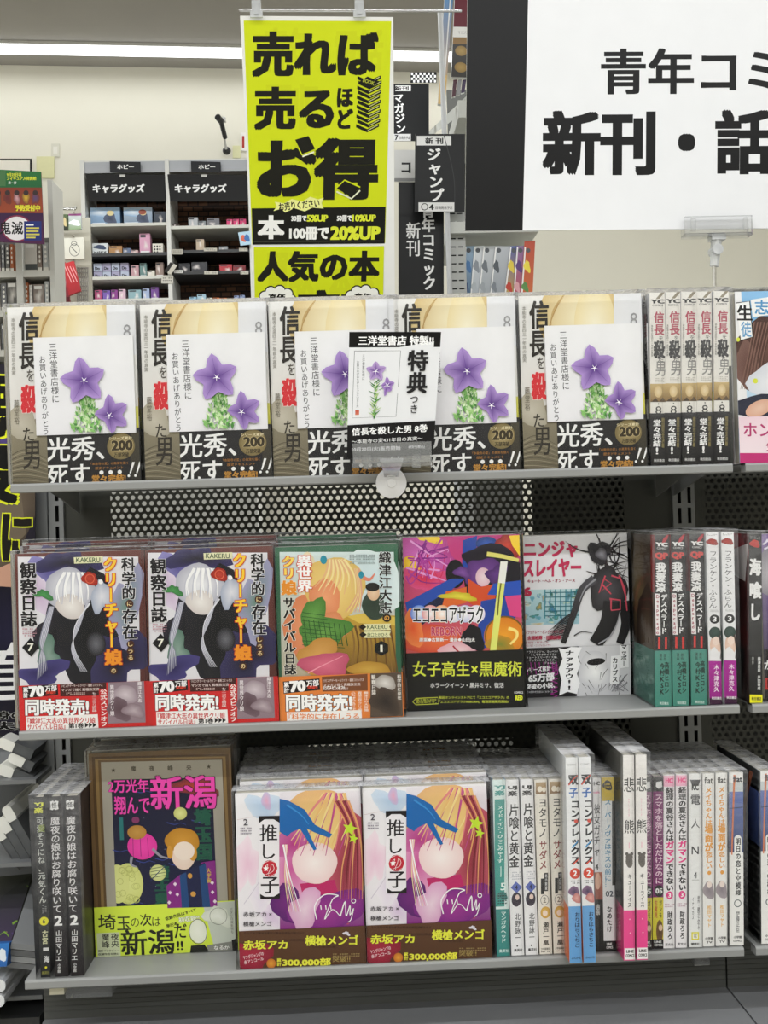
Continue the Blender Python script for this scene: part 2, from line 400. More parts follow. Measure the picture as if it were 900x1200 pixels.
def strip(x0, x1, y0, y1, label, watts=1.0, w=.055):
    L_ = math.hypot(x1-x0, y1-y0); a = math.atan2(y1-y0, x1-x0)
    t = thing('ceiling_light', label, 'light', ((x0+x1)/2, (y0+y1)/2, CEIL), (0, 0, a), 'long ceiling strip lights')
    m = M(); m.box(-L_/2, L_/2, -w*.62, w*.62, -.012, 0, '#d8d8d4'); m.build('housing', 'plast', t)
    m = M(); m.box(-L_/2+.01, L_/2-.01, -w/2, w/2, -.03, -.012, '#ffffff'); m.build('diffuser', 'lamp', t)
    if watts > 0:
        ld = bpy.data.lights.new('strip_light', 'AREA'); ld.shape = 'RECTANGLE'; ld.size = L_; ld.size_y = w; ld.energy = LAMP_W*L_*watts; ld.color = (.97, .988, 1.0)
        lo = bpy.data.objects.new('strip_light', ld); COL.objects.link(lo); lo.parent = t; lo.location = (0, 0, -.035)
# strips parallel to the far wall: the far one is in view, the rest hang over and behind the photographer
a0 = wallpt(-3.0, .20); a1 = wallpt(-1.405, .20); a2 = wallpt(-1.39, .20); a3 = wallpt(1.9, .20)
strip(*a0[:1], a1[0], a0[1], a1[1], 'long white ceiling strip light, short length at the left end by the far wall', .15)
strip(a2[0], a3[0], a2[1], a3[1], 'long white ceiling strip light glowing along the far wall above the goods shelves', .15)
for k, yy in enumerate((1.5, -.55, -1.9, -3.2)):
    strip(-2.6, 3.2, yy, yy, ['white ceiling strip light above the hanging yellow poster', 'white ceiling strip light over the comic shelves', 'white ceiling strip light over the aisle in front of the comics', 'white ceiling strip light at the back of the aisle'][k], [1.5, .8, 1.25, 1.25][k])

# ------------------------------------------------------------------ the comic shelves
G = '#8c8d8c'
def slotted(m, x0, x1, z0, z1, y, slots, col, sw=.0045, sh=.02, pitch=.026, depth=.012):
    """front plate of an upright with real slots; slots = centre x list"""
    xs = [x0]+[v for c in slots for v in (c-sw/2, c+sw/2)]+[x1]
    n = int((z1-z0)/pitch)
    for i in range(0, len(xs)-1):
        if i % 2 == 0: m.face([(xs[i], y, z0), (xs[i+1], y, z0), (xs[i+1], y, z1), (xs[i], y, z1)], col)
        else:
            zz = z0
            for k in range(n):
                a = z0+k*pitch; b = a+pitch-sh
                m.face([(xs[i], y, a), (xs[i+1], y, a), (xs[i+1], y, b), (xs[i], y, b)], col)
                m.face([(xs[i], y, b), (xs[i], y, b+sh), (xs[i], y+depth, b+sh), (xs[i], y+depth, b)], '#333333')
                m.face([(xs[i+1], y, b), (xs[i+1], y+depth, b), (xs[i+1], y+depth, b+sh), (xs[i+1], y, b+sh)], '#333333')
                m.face([(xs[i], y, b), (xs[i+1], y, b), (xs[i+1], y+depth, b), (xs[i], y+depth, b)], '#333333')
            a = z0+n*pitch; m.face([(xs[i], y, a), (xs[i+1], y, a), (xs[i+1], y, z1), (xs[i], y, z1)], col)
    m.face([(x0, y, z0), (x0, y, z1), (x0, y+.03, z1), (x0, y+.03, z0)], col); m.face([(x1, y, z1), (x1, y, z0), (x1, y+.03, z0), (x1, y+.03, z1)], col)
    m.face([(x0, y+depth, z0), (x1, y+depth, z0), (x1, y+depth, z1), (x0, y+depth, z1)], '#141414')
PY = .25
gon = thing('display_shelving', 'grey steel comic shelving with three shelves of new comics and perforated back', 'shelving', (.37, .0, 0))
gon2 = thing('display_shelving', 'grey steel shelving bay cut off by the right edge of the photo', 'shelving', (.90, .0, 0))
GO = Vector((.37, 0, 0))
def gb(m, name, mat, parent=None): # build in world coordinates under a gondola
    p = parent or gon; o = m.build(name, mat, p); q = p; off = Vector((0, 0, 0))
    while q is not None: off += q.location; q = q.parent
    o.location = -off; return o
ZB, ZT = .05, 1.375
m = M(); slotted(m, X(57, 600, PY), X(74, 600, PY), ZB, ZT, PY, [X(66.7, 600, PY)], '#8c8e8f'); gb(m, 'upright_post', 'steel')
m = M(); slotted(m, X(788.5, 585, PY), X(814, 585, PY), ZB, ZT, PY, [X(796, 585, PY), X(807.5, 585, PY)], '#8c8e8f'); gb(m, 'upright_post', 'steel')
def perf(x0, x1, z0, z1, y, hx0, hx1, hz0, hz1, pitch=.0094, row=.0078, r=.0029):
    m = M(); col = '#34352f'
    nr = int((hz1-hz0)/row); nc = int((hx1-hx0)/pitch); n = 12
    for a in range(nr):
        for b in range(nc):
            cx = hx0+(b+.5*(a % 2)+.5)*pitch; cz = hz0+(a+.5)*row
            cor = [(pitch/2, 0), (0, row), (-pitch/2, 0), (0, -row)]; O = []
            for k in range(4):
                p, q = cor[k], cor[(k+1) % 4]
                for t in (0, 1/3, 2/3): O.append((cx+p[0]+(q[0]-p[0])*t, cz+p[1]+(q[1]-p[1])*t))
            H = [(cx+r*math.cos(k*2*PI/n), cz+r*math.sin(k*2*PI/n)) for k in range(n)]
            bi = len(m.v); m.v += [(p[0], y, p[1]) for p in O]+[(p[0], y, p[1]) for p in H]; m.c += [lin(col)]*24
            for k in range(n): m.f.append((bi+k, bi+12+k, bi+12+(k+1) % n, bi+(k+1) % n)); m.mi.append(0)
    X1 = hx0+(nc+.5)*pitch; Z1 = hz0+nr*row; e = .0006
    for (a, b, c, d) in ((x0, hx0+pitch*.5, z0, z1), (X1-pitch*.5, x1, z0, z1), (hx0+pitch*.5, X1-pitch*.5, z0, hz0+row*.5), (hx0+pitch*.5, X1-pitch*.5, Z1-row*.5, z1)):
        m.box(a, b, y-.0002, y+e, c, d, col)
    return m
PX0, PX1 = X(74, 600, PY), X(788.5, 585, PY)
m = perf(PX0, PX1, .73, ZT, PY+.006, X(124, 600, PY), X(740, 600, PY), .74, 1.245); gb(m, 'perforated_panel', 'dark')
m = M(); m.box(PX0, PX1, PY+.004, PY+.012, ZB, .729, '#4a4b49'); gb(m, 'plain_back_panel', 'dark')
# the far side of the double panel: dark plate on the right, another at the bottom left
m = M(); m.box(X(623, 600, .3), PX1, .29, .298, .73, ZT, '#2a2b28'); 
zw0, zw1 = Z(450, 887, .3), Z(450, 868, .3); xw0, xw1 = X(362, 875, .3), X(600, 875, .3)
m.box(PX0, PX1, .29, .298, zw1, 1.03, '#2c2d2a'); m.box(PX0, PX1, .29, .298, .73, zw0, '#2c2d2a'); m.box(PX0, xw0, .29, .298, zw0, zw1, '#2c2d2a'); m.box(xw1, PX1, .29, .298, zw0, zw1, '#2c2d2a')
gb(m, 'far_side_panel', 'dark')
# second bay panel
m = perf(X(814, 585, PY), X(814, 585, PY)+.20, .73, ZT, PY+.006, X(824, 585, PY), X(824, 585, PY)+.18, .74, 1.245); gb(m, 'perforated_panel', 'dark', gon2)
m = M(); m.box(X(814, 585, PY), X(814, 585, PY)+.2, PY+.004, PY+.012, ZB, .729, '#4a4b49'); gb(m, 'plain_back_panel', 'dark', gon2)
m = M(); m.box(X(814, 585, PY), X(814, 585, PY)+.2, .29, .298, .73, ZT, '#2a2b28'); gb(m, 'far_side_panel', 'dark', gon2)
def shelf(n, x0, x1, parent, yb=.246):
    z = SH[n]; m = M(); th = .0092
    # tray: top plate, rounded lip, back flange
    m.box(x0, x1, .0, yb, z-.0016, z, G)
    pr = [(0, 0), (-.0015, -.0006), (-.0022, -.002), (-.0022, -th+.001), (-.0014, -th), (.012, -th), (.012, -th+.001)]
    for i in range(len(pr)-1):
        a, b = pr[i], pr[i+1]; m.face([(x0, b[0], z+b[1]), (x1, b[0], z+b[1]), (x1, a[0], z+a[1]), (x0, a[0], z+a[1])], G)
    for xx in (x0, x1): m.face([(xx, p[0], z+p[1]) for p in pr]+[(xx, .012, z)], G)
    s_ = gb(m, 'shelf_board', 'steel', parent)
    for xx in (x0+.004, x1-.0055):
        m = M(); m.face([(xx, .10, z-.0016), (xx, yb+.004, z-.0016), (xx, yb+.004, z-.030), (xx, .16, z-.012)], G); m.face([(xx+.0015, .10, z-.0016), (xx+.0015, .16, z-.012), (xx+.0015, yb+.004, z-.030), (xx+.0015, yb+.004, z-.0016)], G)
        m.face([(xx, .16, z-.012), (xx, yb+.004, z-.030), (xx+.0015, yb+.004, z-.030), (xx+.0015, .16, z-.012)], G)
        o = gb(m, 'shelf_bracket', 'steel', s_)
    return s_
XL = {1: (X(13, 570, 0), X(858, 549, 0)), 2: (X(23, 863, 0), X(866, 829, 0)), 3: (X(30, 1156, 0), X(871, 1110, 0))}
XR = {1: X(873, 548, 0), 2: X(881, 829, 0), 3: X(885, 1109, 0)}
boards = {}
for n in (1, 2, 3):
    boards[n] = shelf(n, *XL[n], gon); shelf(n, XR[n], XR[n]+.24, gon2)
# side plate of the shelving at the left end
m = M(); m.box(X(40, 600, PY), X(56, 600, PY), PY-.004, PY+.03, ZB, ZT, '#7d7f80'); gb(m, 'side_plate', 'steel')
# plain steel plate and deck below the lowest shelf
zd = Z(450, 1176, .06)
for p_, xa, xb in ((gon, XL[3][0], XL[3][1]+.002), (gon2, XL[3][1]+.004, XR[3]+.23)):
    m = M(); m.box(xa, xb, .06, .065, zd, SH[3]-.012, '#4b4c4a')
    for k in range(9): m.box(xa, xb, .0592, .06, zd+.008+k*.0052, zd+.0092+k*.0052, '#444543')
    gb(m, 'kick_plate', 'dark', p_)
    m = M(); m.box(xa, xb, -.14, .26, zd-.004, zd, '#77787a'); m.box(xa, xb, -.142, -.138, zd-.03, zd+.0, '#77787a'); gb(m, 'base_deck', 'steel', p_)
    m = M(); m.box(xa+.002, xb-.002, -.10, .245, 0, zd-.004, '#6d6e70'); gb(m, 'base_cabinet', 'steel', p_)

# price-tag stubs and their clear clips under the lowest shelf
def stub(label, xa, ya, xb, yb, cx0, cy0, cx1, cy1):
    t = thing('price_rail_clip', label, 'clip', at((xa+xb)/2, (ya+yb)/2, .012), group='price tag clips under the lowest shelf')
    o = t.location; m = M(); m.box(X(xa, ya, .01)-o.x, X(xb, ya, .01)-o.x, -.002, .03, Z(xa, yb, .01)-o.z, SH[3]-.0095-o.z, '#cfcab4'); m.build('cream_tag', 'plast', t)
    m = M(); m.box(X(cx0, cy0, .02)-o.x, X(cx1, cy0, .02)-o.x, .004, .035, Z(cx0, cy1, .02)-o.z, SH[3]-.0095-o.z, '#bbbbbb'); m.build('clear_clip', 'clear', t)
stub('cream price tag stub with a clear clip under the lowest shelf, below the black-spined comics', 58, 1158, 75, 1166, 78, 1157, 132, 1168)
stub('cream price tag stub hanging under the right end of the lowest shelf', 817, 1112, 842, 1123, 812, 1113, 830, 1130)

# ------------------------------------------------------------------ top shelf: white comics with a bellflower card
def seeds(n, s): r = random.Random(s); return [r.random() for _ in range(n)]
def bellflower(A, x, y, tips, c='#4a2478', ce='#a68ac6'):
    A.star(tips, x, y, .74, c, ce)
    for (tx, ty) in tips:
        A.line([(x, y), ((x+tx)/2, (y+ty)/2), (x+(tx-x)*.92, y+(ty-y)*.92)], 2.5, '#5d3687', .8)
    for k in range(5):
        a = k*1.257+.4; A.line([(x, y), (x+22*math.cos(a), y+20*math.sin(a))], 5, '#f6f2fa', 2, smooth=False)
def leafage(A, x0, x1, y0, y1, n, seed):
    r = random.Random(seed)
    for k in range(n):
        t = (k+.5)/n; y = y0+(y1-y0)*t; hw = (x1-x0)/2*(.35+.65*t); x = (x0+x1)/2+r.uniform(-.8, .8)*hw
        a = r.uniform(-2.6, -.5); L_ = r.uniform(26, 48); g = r.choice(['#5f9a4e', '#7fb266', '#9cc47c', '#b9d3a0', '#4a7f3f', '#cfe0bb'])
        cx, cy = x+L_*.5*math.cos(a), y+L_*.5*math.sin(a); w = L_*.22; nx, ny = -math.sin(a)*w, math.cos(a)*w
        if cy < y0-30: continue
        A.poly([(x, y), (cx+nx, cy+ny), (x+L_*math.cos(a), y+L_*math.sin(a)), (cx-nx, cy-ny)], g)
b = Book(.129, .180, .016, spine='#e9e6df', edge='#eceae6')
q = ((42, 108), (812, 108), (68, 1128)); A = b.front(*q)
A.full('#edecea', '#dddbd6')
A.blob(430, 240, 235, 330, '#f7efcf', '#d9bf84', n=28, wob=.15); A.blob(520, 300, 130, 260, '#faf4dc', '#efdfae', n=24)
for k in range(16): A.line([(300-k*3+40, 95+k*4), (262-k*2, 190+k*9), (240+k*3, 290+k*18)], 7, '#b8935a' if k % 2 else '#d8bd85', 2)
A.rect(640, 90, 860, 400, '#e9eaee'); A.blob(250, 900, 210, 160, '#b5ad97', '#8f8672', wob=.4, seed=4); A.rect(60, 840, 900, 1140, '#8d8570', '#6b6350')
A.blob(120, 780, 90, 110, '#c9c3b4', '#b2ab99', wob=.3)
for k in range(14): A.line([(60, 960+k*13), (150, 930+k*16), (280, 990+k*12)], 5, '#9f967e' if k % 2 else '#574f3f', 2)
A.text('信', 112, 135, 122, 170, '#2c2825', .03); A.text('長', 112, 312, 100, 158, '#2c2825', .03)
A.text('を', 158, 470, 42, 68, '#55504a', .01); A.text('殺', 120, 552, 96, 172, '#d8313a', .055, out='#f6dcd8', ow=.03)
A.text('た', 132, 802, 66, 78, '#3f3a32', .01); A.text('男', 132, 880, 100, 165, '#37322b', .01)
A.text('本能寺の変四三一年目の真実', 66, 168, 26, 330, '#8b8780', vert=True); A.text('藤堂裕', 78, 640, 34, 145, '#7a7568', vert=True)
A.text('8', 742, 224, 44, 78, '#a9a9ab'); A.text('8', 742, 224, 44, 78, '#e9eaee', 0)
A.l += 0; A.text('8', 742, 224, 44, 78, '#9d9da0')
A.rect(800, 700, 830, 860, '#d9d66a', '#c8c23a')
A = b.spine((78, 38), (143, 38), (85, 808)); A.full('#efece6')
A.poly([(105, 66), (128, 38), (143, 38), (120, 66)], '#8f8570'); A.text('YC', 83, 68, 60, 20, '#161616', .06); A.text('COMICS', 90, 91, 46, 9, '#333333', .02)
A.text('信長', 97, 122, 44, 108, '#b23450', .035, vert=True); A.text('を', 118, 232, 18, 20, '#333333'); A.text('殺', 95, 250, 50, 84, '#1b1b1b', .05); A.text('した', 112, 308, 28, 40, '#444444', .02, vert=True)
A.text('男', 104, 345, 42, 66, '#8b8a88', .01); A.text('本能寺の変四三一年目の真実', 85, 182, 9, 142, '#55524c', vert=True)
A.scribble(100, 418, 42, 20, '#b9b4aa', 3, 3, 6)
A.rect(80, 445, 150, 526, '#cdb27a', '#8a6c40'); A.blob(116, 480, 17, 26, '#ecd9b0', '#d8bd86'); A.poly([(85, 526), (105, 508), (118, 526)], '#4c3b28'); A.poly([(118, 526), (135, 505), (150, 526)], '#5d4a33')
A.text('8', 104, 545, 26, 36, '#333333', .0); A.blob(117, 535, 3, 3, '#333333', n=8)
b.band(.70, '#232225', u0=.28)
A = b.obi_front(*q); A.full('#2b2a2d', '#1e1d20'); A.rect(780, 850, 860, 1140, '#4c473b', '#2a2723')
A.text('光秀、', 272, 864, 350, 140, '#f5f5f5', .018); A.text('死す', 272, 1022, 262, 130, '#f5f5f5', .018)
for x in (603, 658, 713): A.blob(x, 1076, 13, 12, '#f5f5f5', n=14)
A.poly([(790, 1020), (772, 1085), (780, 1088), (805, 1022)], '#f5f5f5'); A.poly([(832, 1020), (812, 1085), (820, 1088), (845, 1022)], '#f5f5f5'); A.blob(768, 1100, 8, 8, '#f5f5f5', n=10); A.blob(808, 1100, 8, 8, '#f5f5f5', n=10)
A.blob(722, 928, 84, 76, '#b8a578', '#7f7048', n=28); A.text('シリーズ累計', 650, 872, 140, 18, '#efe3bd', .02); A.text('200', 664, 892, 130, 62, '#3b3120', .05, out='#cbb98a', ow=.03); A.text('万部突破', 680, 962, 90, 28, '#3b3120', .03)
A.text('「本能寺の変」の真実を描く', 540, 1016, 225, 17, '#b0793c', .01); A.text('歴史ドキュメント', 565, 1042, 170, 17, '#b0793c', .01); A.text('堂々完結!', 545, 1088, 205, 44, '#c08b3e', .04)
A = b.obi_spine((78, 38), (143, 38), (85, 808)); A.full('#2a292c', '#1a191b')
A.text('堂々完結', 93, 604, 34, 122, '#f3f3f3', .035, vert=True); A.text('!', 105, 728, 10, 32, '#f3f3f3', .03); A.text('戦国完全決着', 129, 596, 13, 135, '#8f8150', .02, vert=True)
A.text('秋田書店', 96, 780, 46, 13, '#d9d9d9', .02)
# the bonus card lies on the cover under the film
cm = M(); cw = 600/770*b.w; u0 = (205-42)/770; cx0 = -b.w/2+(200-45)/770*b.w; ztop = b.h*(1-(288-108)/1020); zbot = b.h*(1-(852-108)/1020)
cm.box(cx0, cx0+cw, -.0026, -.0014, zbot, ztop, '#f3f3f3')
S_ = lambda u, v, l: (cx0+u*cw, -.0026-l, ztop-v*(ztop-zbot))
A = Art(cm, S_, cw, ztop-zbot, (205, 285), (803, 288), (195, 852)); A.full('#f4f4f6', '#efeef2')
A.text('三洋堂書店様に', 296, 318, 48, 350, '#3a3a3e', .004, vert=True); A.text('お買いあげありがとう', 232, 390, 42, 462, '#3a3a3e', .004, vert=True)
leafage(A, 400, 610, 655, 852, 170, 5)
A.line([(505, 640), (510, 680)], 6, '#5a7f43'); bellflower(A, 500, 545, [(475, 405), (622, 487), (594, 648), (424, 670), (356, 527)])
bellflower(A, 640, 752, [(640, 628), (748, 690), (742, 812), (650, 856), (552, 740)], '#452072', '#a084c0')
b.extra.append(('bonus_card', cm.mesh('bonus_card', 'matte')))
b.finish(); WHITE = b
S1 = [(14, 565, 'leftmost stack on the top shelf'), (169.5, 562, 'second stack from the left on the top shelf'), (320, 558, 'third stack, half behind the bonus sign'), (463, 555, 'fourth stack, right of the bonus sign'), (612.6, 551, 'fifth stack, beside the upright spines')]
for i, (x0, yb, wh) in enumerate(S1):
    for k in range(4):
        xc = X(x0, yb, .004)+WHITE.w/2+.001; n = ['front copy', 'second copy', 'third copy', 'rearmost copy'][k]
        WHITE.place(f'white bellflower card comic, {n}, {wh}', (xc+[0, .003, .001, .004][k], .004+k*.0202, SH[1]+[0, .0, 0, 0][k]), (0, -.004, 0), 'white bellflower comics on the top shelf', skip=() if k < 2 else ('shrink_film',))
for i, (x, xt) in enumerate([(762.7, 761), (780, 779.5), (799, 798), (817, 816), (837, 836)]):
    w_i = ['first from the left, beside the face-out stacks', 'second from the left', 'middle one of the five', 'fourth from the left', 'rightmost, at the shelf end'][i]
    spine_out(WHITE, f'white spine with crimson lettering and black foot, {w_i}', x, xt, 545.5, 340, 1, group='white spines with black feet on the top shelf', skip=() )
# sky blue cover at the right edge
b = Book(.128, .179, .015, spine='#dfe6ec'); A = b.front((45, 70), (698, 50), (60, 985))
A.full('#8cc1ea', '#5fa8de'); A.blob(330, 500, 260, 330, '#f2f6fb', '#bcdcf4', wob=.3); A.poly([(40, 60), (80, 60), (110, 800), (40, 800)], '#f2f2f4')
A.blob(230, 380, 160, 190, '#6a4a42', '#4d342f', wob=.25); A.blob(300, 330, 70, 90, '#f4d8c8', '#e6bda6'); A.blob(110, 470, 60, 150, '#6b4b43', '#7d5d55', wob=.3)
for k in range(12): A.line([(150+k*9, 230), (110+k*8, 420), (70+k*10, 590)], 6, '#54382f' if k % 2 else '#8a675c', 2)
A.blob(260, 560, 130, 120, '#f5f6fa', '#dfe3ec', wob=.3); A.blob(250, 690, 220, 80, '#34384c', '#2a2e40', wob=.3); A.blob(170, 690, 80, 40, '#f0cdb8', '#e3b298', rot=-.4)
A.poly([(52, 130), (125, 120), (140, 310), (75, 330)], '#ffffff'); A.line([(52, 130), (125, 120), (140, 310), (75, 330)], 5, '#222222', smooth=False); A.text('生', 56, 140, 84, 84, '#1a1a1a', .03); A.text('徒', 76, 228, 56, 84, '#6fa9d6', .02)
A.poly([(130, 112), (240, 95), (250, 190), (140, 205)], '#ffffff'); A.text('志', 152, 112, 75, 78, '#4f9bd0', .02); A.blob(60, 325, 10, 12, '#e3ea4a', n=10); A.blob(150, 545, 14, 14, '#e3ea4a', n=10); A.text('会', 260, 110, 75, 78, '#4f9bd0', .02)
b.band(.73, '#f3d9e4'); A = b.obi_front((45, 70), (698, 50), (60, 985)); A.full('#f5dbe6', '#f8edf2'); A.rect(40, 930, 720, 1000, '#c9347c'); A.text('ホンノ', 80, 770, 230, 72, '#b83a72', .015); A.text('気持', 200, 870, 130, 50, '#b83a72', .01)
b.finish(); b.place('sky blue comic cover with a pink band, at the right end of the top shelf', (X(868, 552, .0)+b.w/2, .002, SH[1]), (0, 0, 0), 'face-out comics at the right edge')
b2 = WHITE

# ------------------------------------------------------------------ middle shelf
def obi70(A, base, dark, cover_line, line2, tcol, thumb, tx):
    """the shared layout of the two 70万部 bands"""
    A.rect(0, 840, 900, 1200, base)
    A.poly([(40, 890), (258, 872), (262, 940), (44, 962)], '#1d1416'); A.text('累計', 44, 892, 34, 66, '#ffffff', .03, vert=True); A.text('70', 80, 882, 96, 72, '#ffffff', .06, ang=-.05); A.text('万部', 180, 880, 74, 40, '#ffffff', .03, ang=-.06); A.text('突破!!', 186, 914, 60, 22, '#e2452f', .03)
    A.poly([(272, 862), (tx-25, 846), (tx-25, 945), (275, 950)], dark); A.text('リビングデーモールライフ・最新コミックス', 282, 874, tx-330, 18, '#f3e2de', .01, ang=-.02); A.text('マンガで描く異種族交流', 282, 900, tx-350, 18, '#f3e2de', .01, ang=-.02); A.scribble(310, 925, 120, 18, '#d9bdb8', 2, 3)
    A.text('同時発売!', 56, 962, 395, 106, '#ffffff', .045, out='#1a1213', ow=.035)
    A.poly([(60, 1072), (505, 1060), (510, 1190), (62, 1190)], '#f6f4f2'); A.text(cover_line, 68, 1078, 422, 38, tcol, .02); A.text(line2, 68, 1118, 235, 34, tcol, .02); A.text('第1巻', 322, 1112, 95, 34, '#1d1416', .04)
    for k in range(3): A.poly([(425+k*24, 1110), (447+k*24, 1126), (425+k*24, 1142)], '#1d1416')
b = Book(.1305, .180, .0155, spine='#5b2e2a', edge='#4c2624'); q = ((3, 78), (805, 52), (22, 1160)); A = b.front(*q)
A.full('#6a3a35', '#57302c'); A.rect(22, 95, 770, 1200, '#e7e5ea')
A.blob(215, 190, 95, 130, '#5b5596', '#8f89c2', wob=.5, seed=3); A.blob(330, 130, 150, 80, '#1d1a26', '#3c3766', wob=.7, seed=8); A.blob(150, 330, 60, 130, '#cdb3d2', '#e3d6e8', wob=.4)
A.blob(250, 560, 130, 200, '#17161c', '#2a2734', wob=.5, seed=5); A.blob(470, 590, 230, 330, '#101014', '#1f1e26', wob=.35, seed=6); A.blob(640, 730, 170, 190, '#181723', '#3a3560', wob=.5, seed=9); A.blob(690, 400, 90, 220, '#6f8f80', '#a5a3c6', wob=.6, seed=11)
A.blob(205, 700, 70, 120, '#8fa79c', '#5d7f70', wob=.5, seed=2); A.blob(170, 810, 130, 80, '#2b2556', '#4b4480', wob=.6, seed=12)
A.blob(340, 290, 145, 135, '#f5f5f8', '#b9b9c6', wob=.15, seed=4); A.blob(540, 340, 60, 110, '#e9e9f0', '#a9b2c6', wob=.4, seed=7)
A.blob(345, 400, 85, 80, '#f2eeea', '#d8cfcb', wob=.12, seed=14)
for k in range(14): A.line([(300+k*9, 190), (255+k*16-((k % 3)*10), 280), (245+k*16, 345+(k % 4)*14)], 13, '#ffffff' if k % 3 else '#c7c7d4', 4)
for k in range(9): A.line([(240-k*3, 400), (200-k*6, 560+k*6), (150+k*4, 700), (130+k*8, 850-k*8)], 9, '#dcdce6' if k % 2 else '#8f8fa4', 2)
for k in range(8): A.line([(445+k*3, 380), (400-k*4, 520), (345+k*3, 660), (400+k*6, 800)], 9, '#e6e6ee' if k % 2 else '#9a9aae', 2)
A.blob(500, 630, 60, 75, '#707078', '#1c1b22', n=18); A.blob(468, 230, 45, 45, '#c8432f', '#a2281f', wob=.3); A.ring(468, 230, 30, 6, '#e0664a'); A.blob(180, 325, 42, 34, '#4f9d55', '#3a7a45', wob=.8); A.blob(535, 250, 14, 14, '#ffffff')
A.poly([(370, 98), (550, 92), (552, 132), (372, 138)], '#e9e7bd'); A.text('KAKERU', 384, 100, 150, 30, '#3d5a3a', .015)
A.text('科学的', 664, 98, 88, 262, '#18151a', .03, out='#f4f2f4', ow=.04, vert=True)
A.blob(712, 384, 25, 25, '#4b2b20'); A.text('に', 697, 370, 30, 28, '#f3d9a0', .02)
A.text('存在', 666, 412, 92, 192, '#18151a', .03, out='#f4f2f4', ow=.04, vert=True)
for k, ch in enumerate('しうる'): A.blob(714, 632+k*42, 24, 22, '#4b2b20'); A.text(ch, 700, 618+k*42, 28, 28, '#f3d9a0', .02)
A.text('クリーチャー', 552, 95, 90, 560, '#ffd23a', .045, out='#d8331f', ow=.05, vert=True); A.text('娘', 552, 660, 112, 104, '#f39a2a', .05, out='#b5321f', ow=.04)
A.blob(607, 795, 25, 23, '#4b2b20'); A.text('の', 593, 781, 28, 28, '#f3d9a0', .02)
A.text('観察日誌', 36, 128, 102, 398, '#17141a', .035, out='#f0eef0', ow=.035, vert=True)
A.scribble(45, 530, 90, 55, '#c99aa6', 4, 5, 8); A.poly([(95, 592), (148, 648), (97, 706), (42, 650)], '#151318'); A.text('7', 76, 624, 38, 48, '#f3f1e4', .02)
b.band(.745, '#cf2a2b', spcol='#cf2a2b'); A = b.obi_front(*q)
obi70(A, '#d42a2c', '#46201f', '『織津江大志の異世界クリ娘', 'サバイバル日誌』', '#c9282c', None, 585)
A.poly([(514, 905), (572, 903), (570, 1190), (520, 1190)], '#c9282c'); A.text('公式スピンオフ', 522, 905, 42, 232, '#f7efed', .03, vert=True); A.text('もう一つのクリ娘日誌', 470, 925, 30, 120, '#f7efed', .01, vert=True)
A.poly([(572, 852), (795, 840), (802, 1112), (566, 1118)], '#93808a'); A.blob(680, 940, 70, 60, '#d8ccd2', '#a3919b', wob=.2); A.blob(640, 1030, 60, 80, '#5c454d', '#75606a', wob=.4); A.blob(730, 1040, 60, 50, '#c0b0b8', '#8a767f', wob=.4); A.text('異世界クリ娘', 582, 880, 28, 190, '#efe9ec', .02, vert=True); A.text('織津江大志', 755, 860, 26, 130, '#efe9ec', .02, vert=True)
A = b.spine((0, 0), (60, 0), (0, 780)); A.text('クリーチャー娘の観察日誌', 12, 60, 34, 440, '#f2cf6a', .03, vert=True); A.text('7', 20, 520, 20, 30, '#ffffff', .02)
b.finish(); CREA = b
for i, (x0, yb, wh) in enumerate([(24, 860, 'left stack at the end of the middle shelf'), (176.5, 853, 'second stack from the left on the middle shelf')]):
    for k in range(4):
        n = ['front copy', 'second copy', 'third copy', 'rearmost copy'][k]
        CREA.place(f'maroon framed comic, {n}, {wh}', (X(x0, yb, .004)+CREA.w/2+[0, .004, .001, .003][k], .004+k*.0186, SH[2]+[0, .004, .010, .010][k]), (0, -.003, 0), 'maroon framed comics on the middle shelf', skip=() if k < 3 else ('shrink_film',))
# green frame
b = Book(.1262, .1785, .0155, spine='#2c5a40', edge='#26523a'); q = ((5, 95), (738, 70), (20, 1125)); A = b.front(*q)
A.full('#37694e', '#2f5d44'); A.rect(34, 122, 716, 1200, '#d7e6e6', '#a98c50')
A.blob(560, 300, 200, 200, '#cfe5ec', '#dfecec', wob=.2); A.rect(340, 500, 716, 860, '#c9a23e', '#6a4a22'); A.poly([(430, 505), (560, 480), (716, 510), (716, 560), (500, 545)], '#e2c257')
for k in range(10): A.line([(450+k*26, 560), (470+k*26, 680), (440+k*32, 860)], 14, '#6f4c22' if k % 2 else '#8e6a33', 5)
A.blob(200, 300, 60, 180, '#f2f0e6', '#e9d9b4'); A.blob(160, 560, 110, 170, '#ef9f72', '#dc8458', wob=.3, seed=5); A.blob(355, 330, 175, 195, '#f3d98a', '#e2bf6c', wob=.15, seed=3); A.blob(300, 390, 100, 100, '#f2a87a', '#e48f62', wob=.15, seed=6)
for k in range(12): A.line([(330+k*8, 165), (300+k*16, 260), (240+k*22, 330+(k % 3)*22)], 16, '#f6e3a4' if k % 2 else '#e9b98a', 4)
for k in range(7): A.line([(480+k*4, 220), (495+k*4, 360), (420+k*14, 480)], 14, '#f0d890' if k % 2 else '#e3a98c', 4)
A.blob(296, 168, 20, 26, '#2c93ab'); A.blob(518, 258, 16, 22, '#2c93ab'); A.line([(530, 275), (570, 285), (600, 250)], 26, '#e88a72', 6)
A.blob(330, 560, 100, 90, '#f0a276', '#dd8a5c', wob=.3, seed=8); A.blob(290, 600, 160, 90, '#6ea54c', '#4c8238', wob=.3, seed=10); A.blob(230, 500, 70, 110, '#6ea54c', '#4c8238', wob=.3, seed=11)
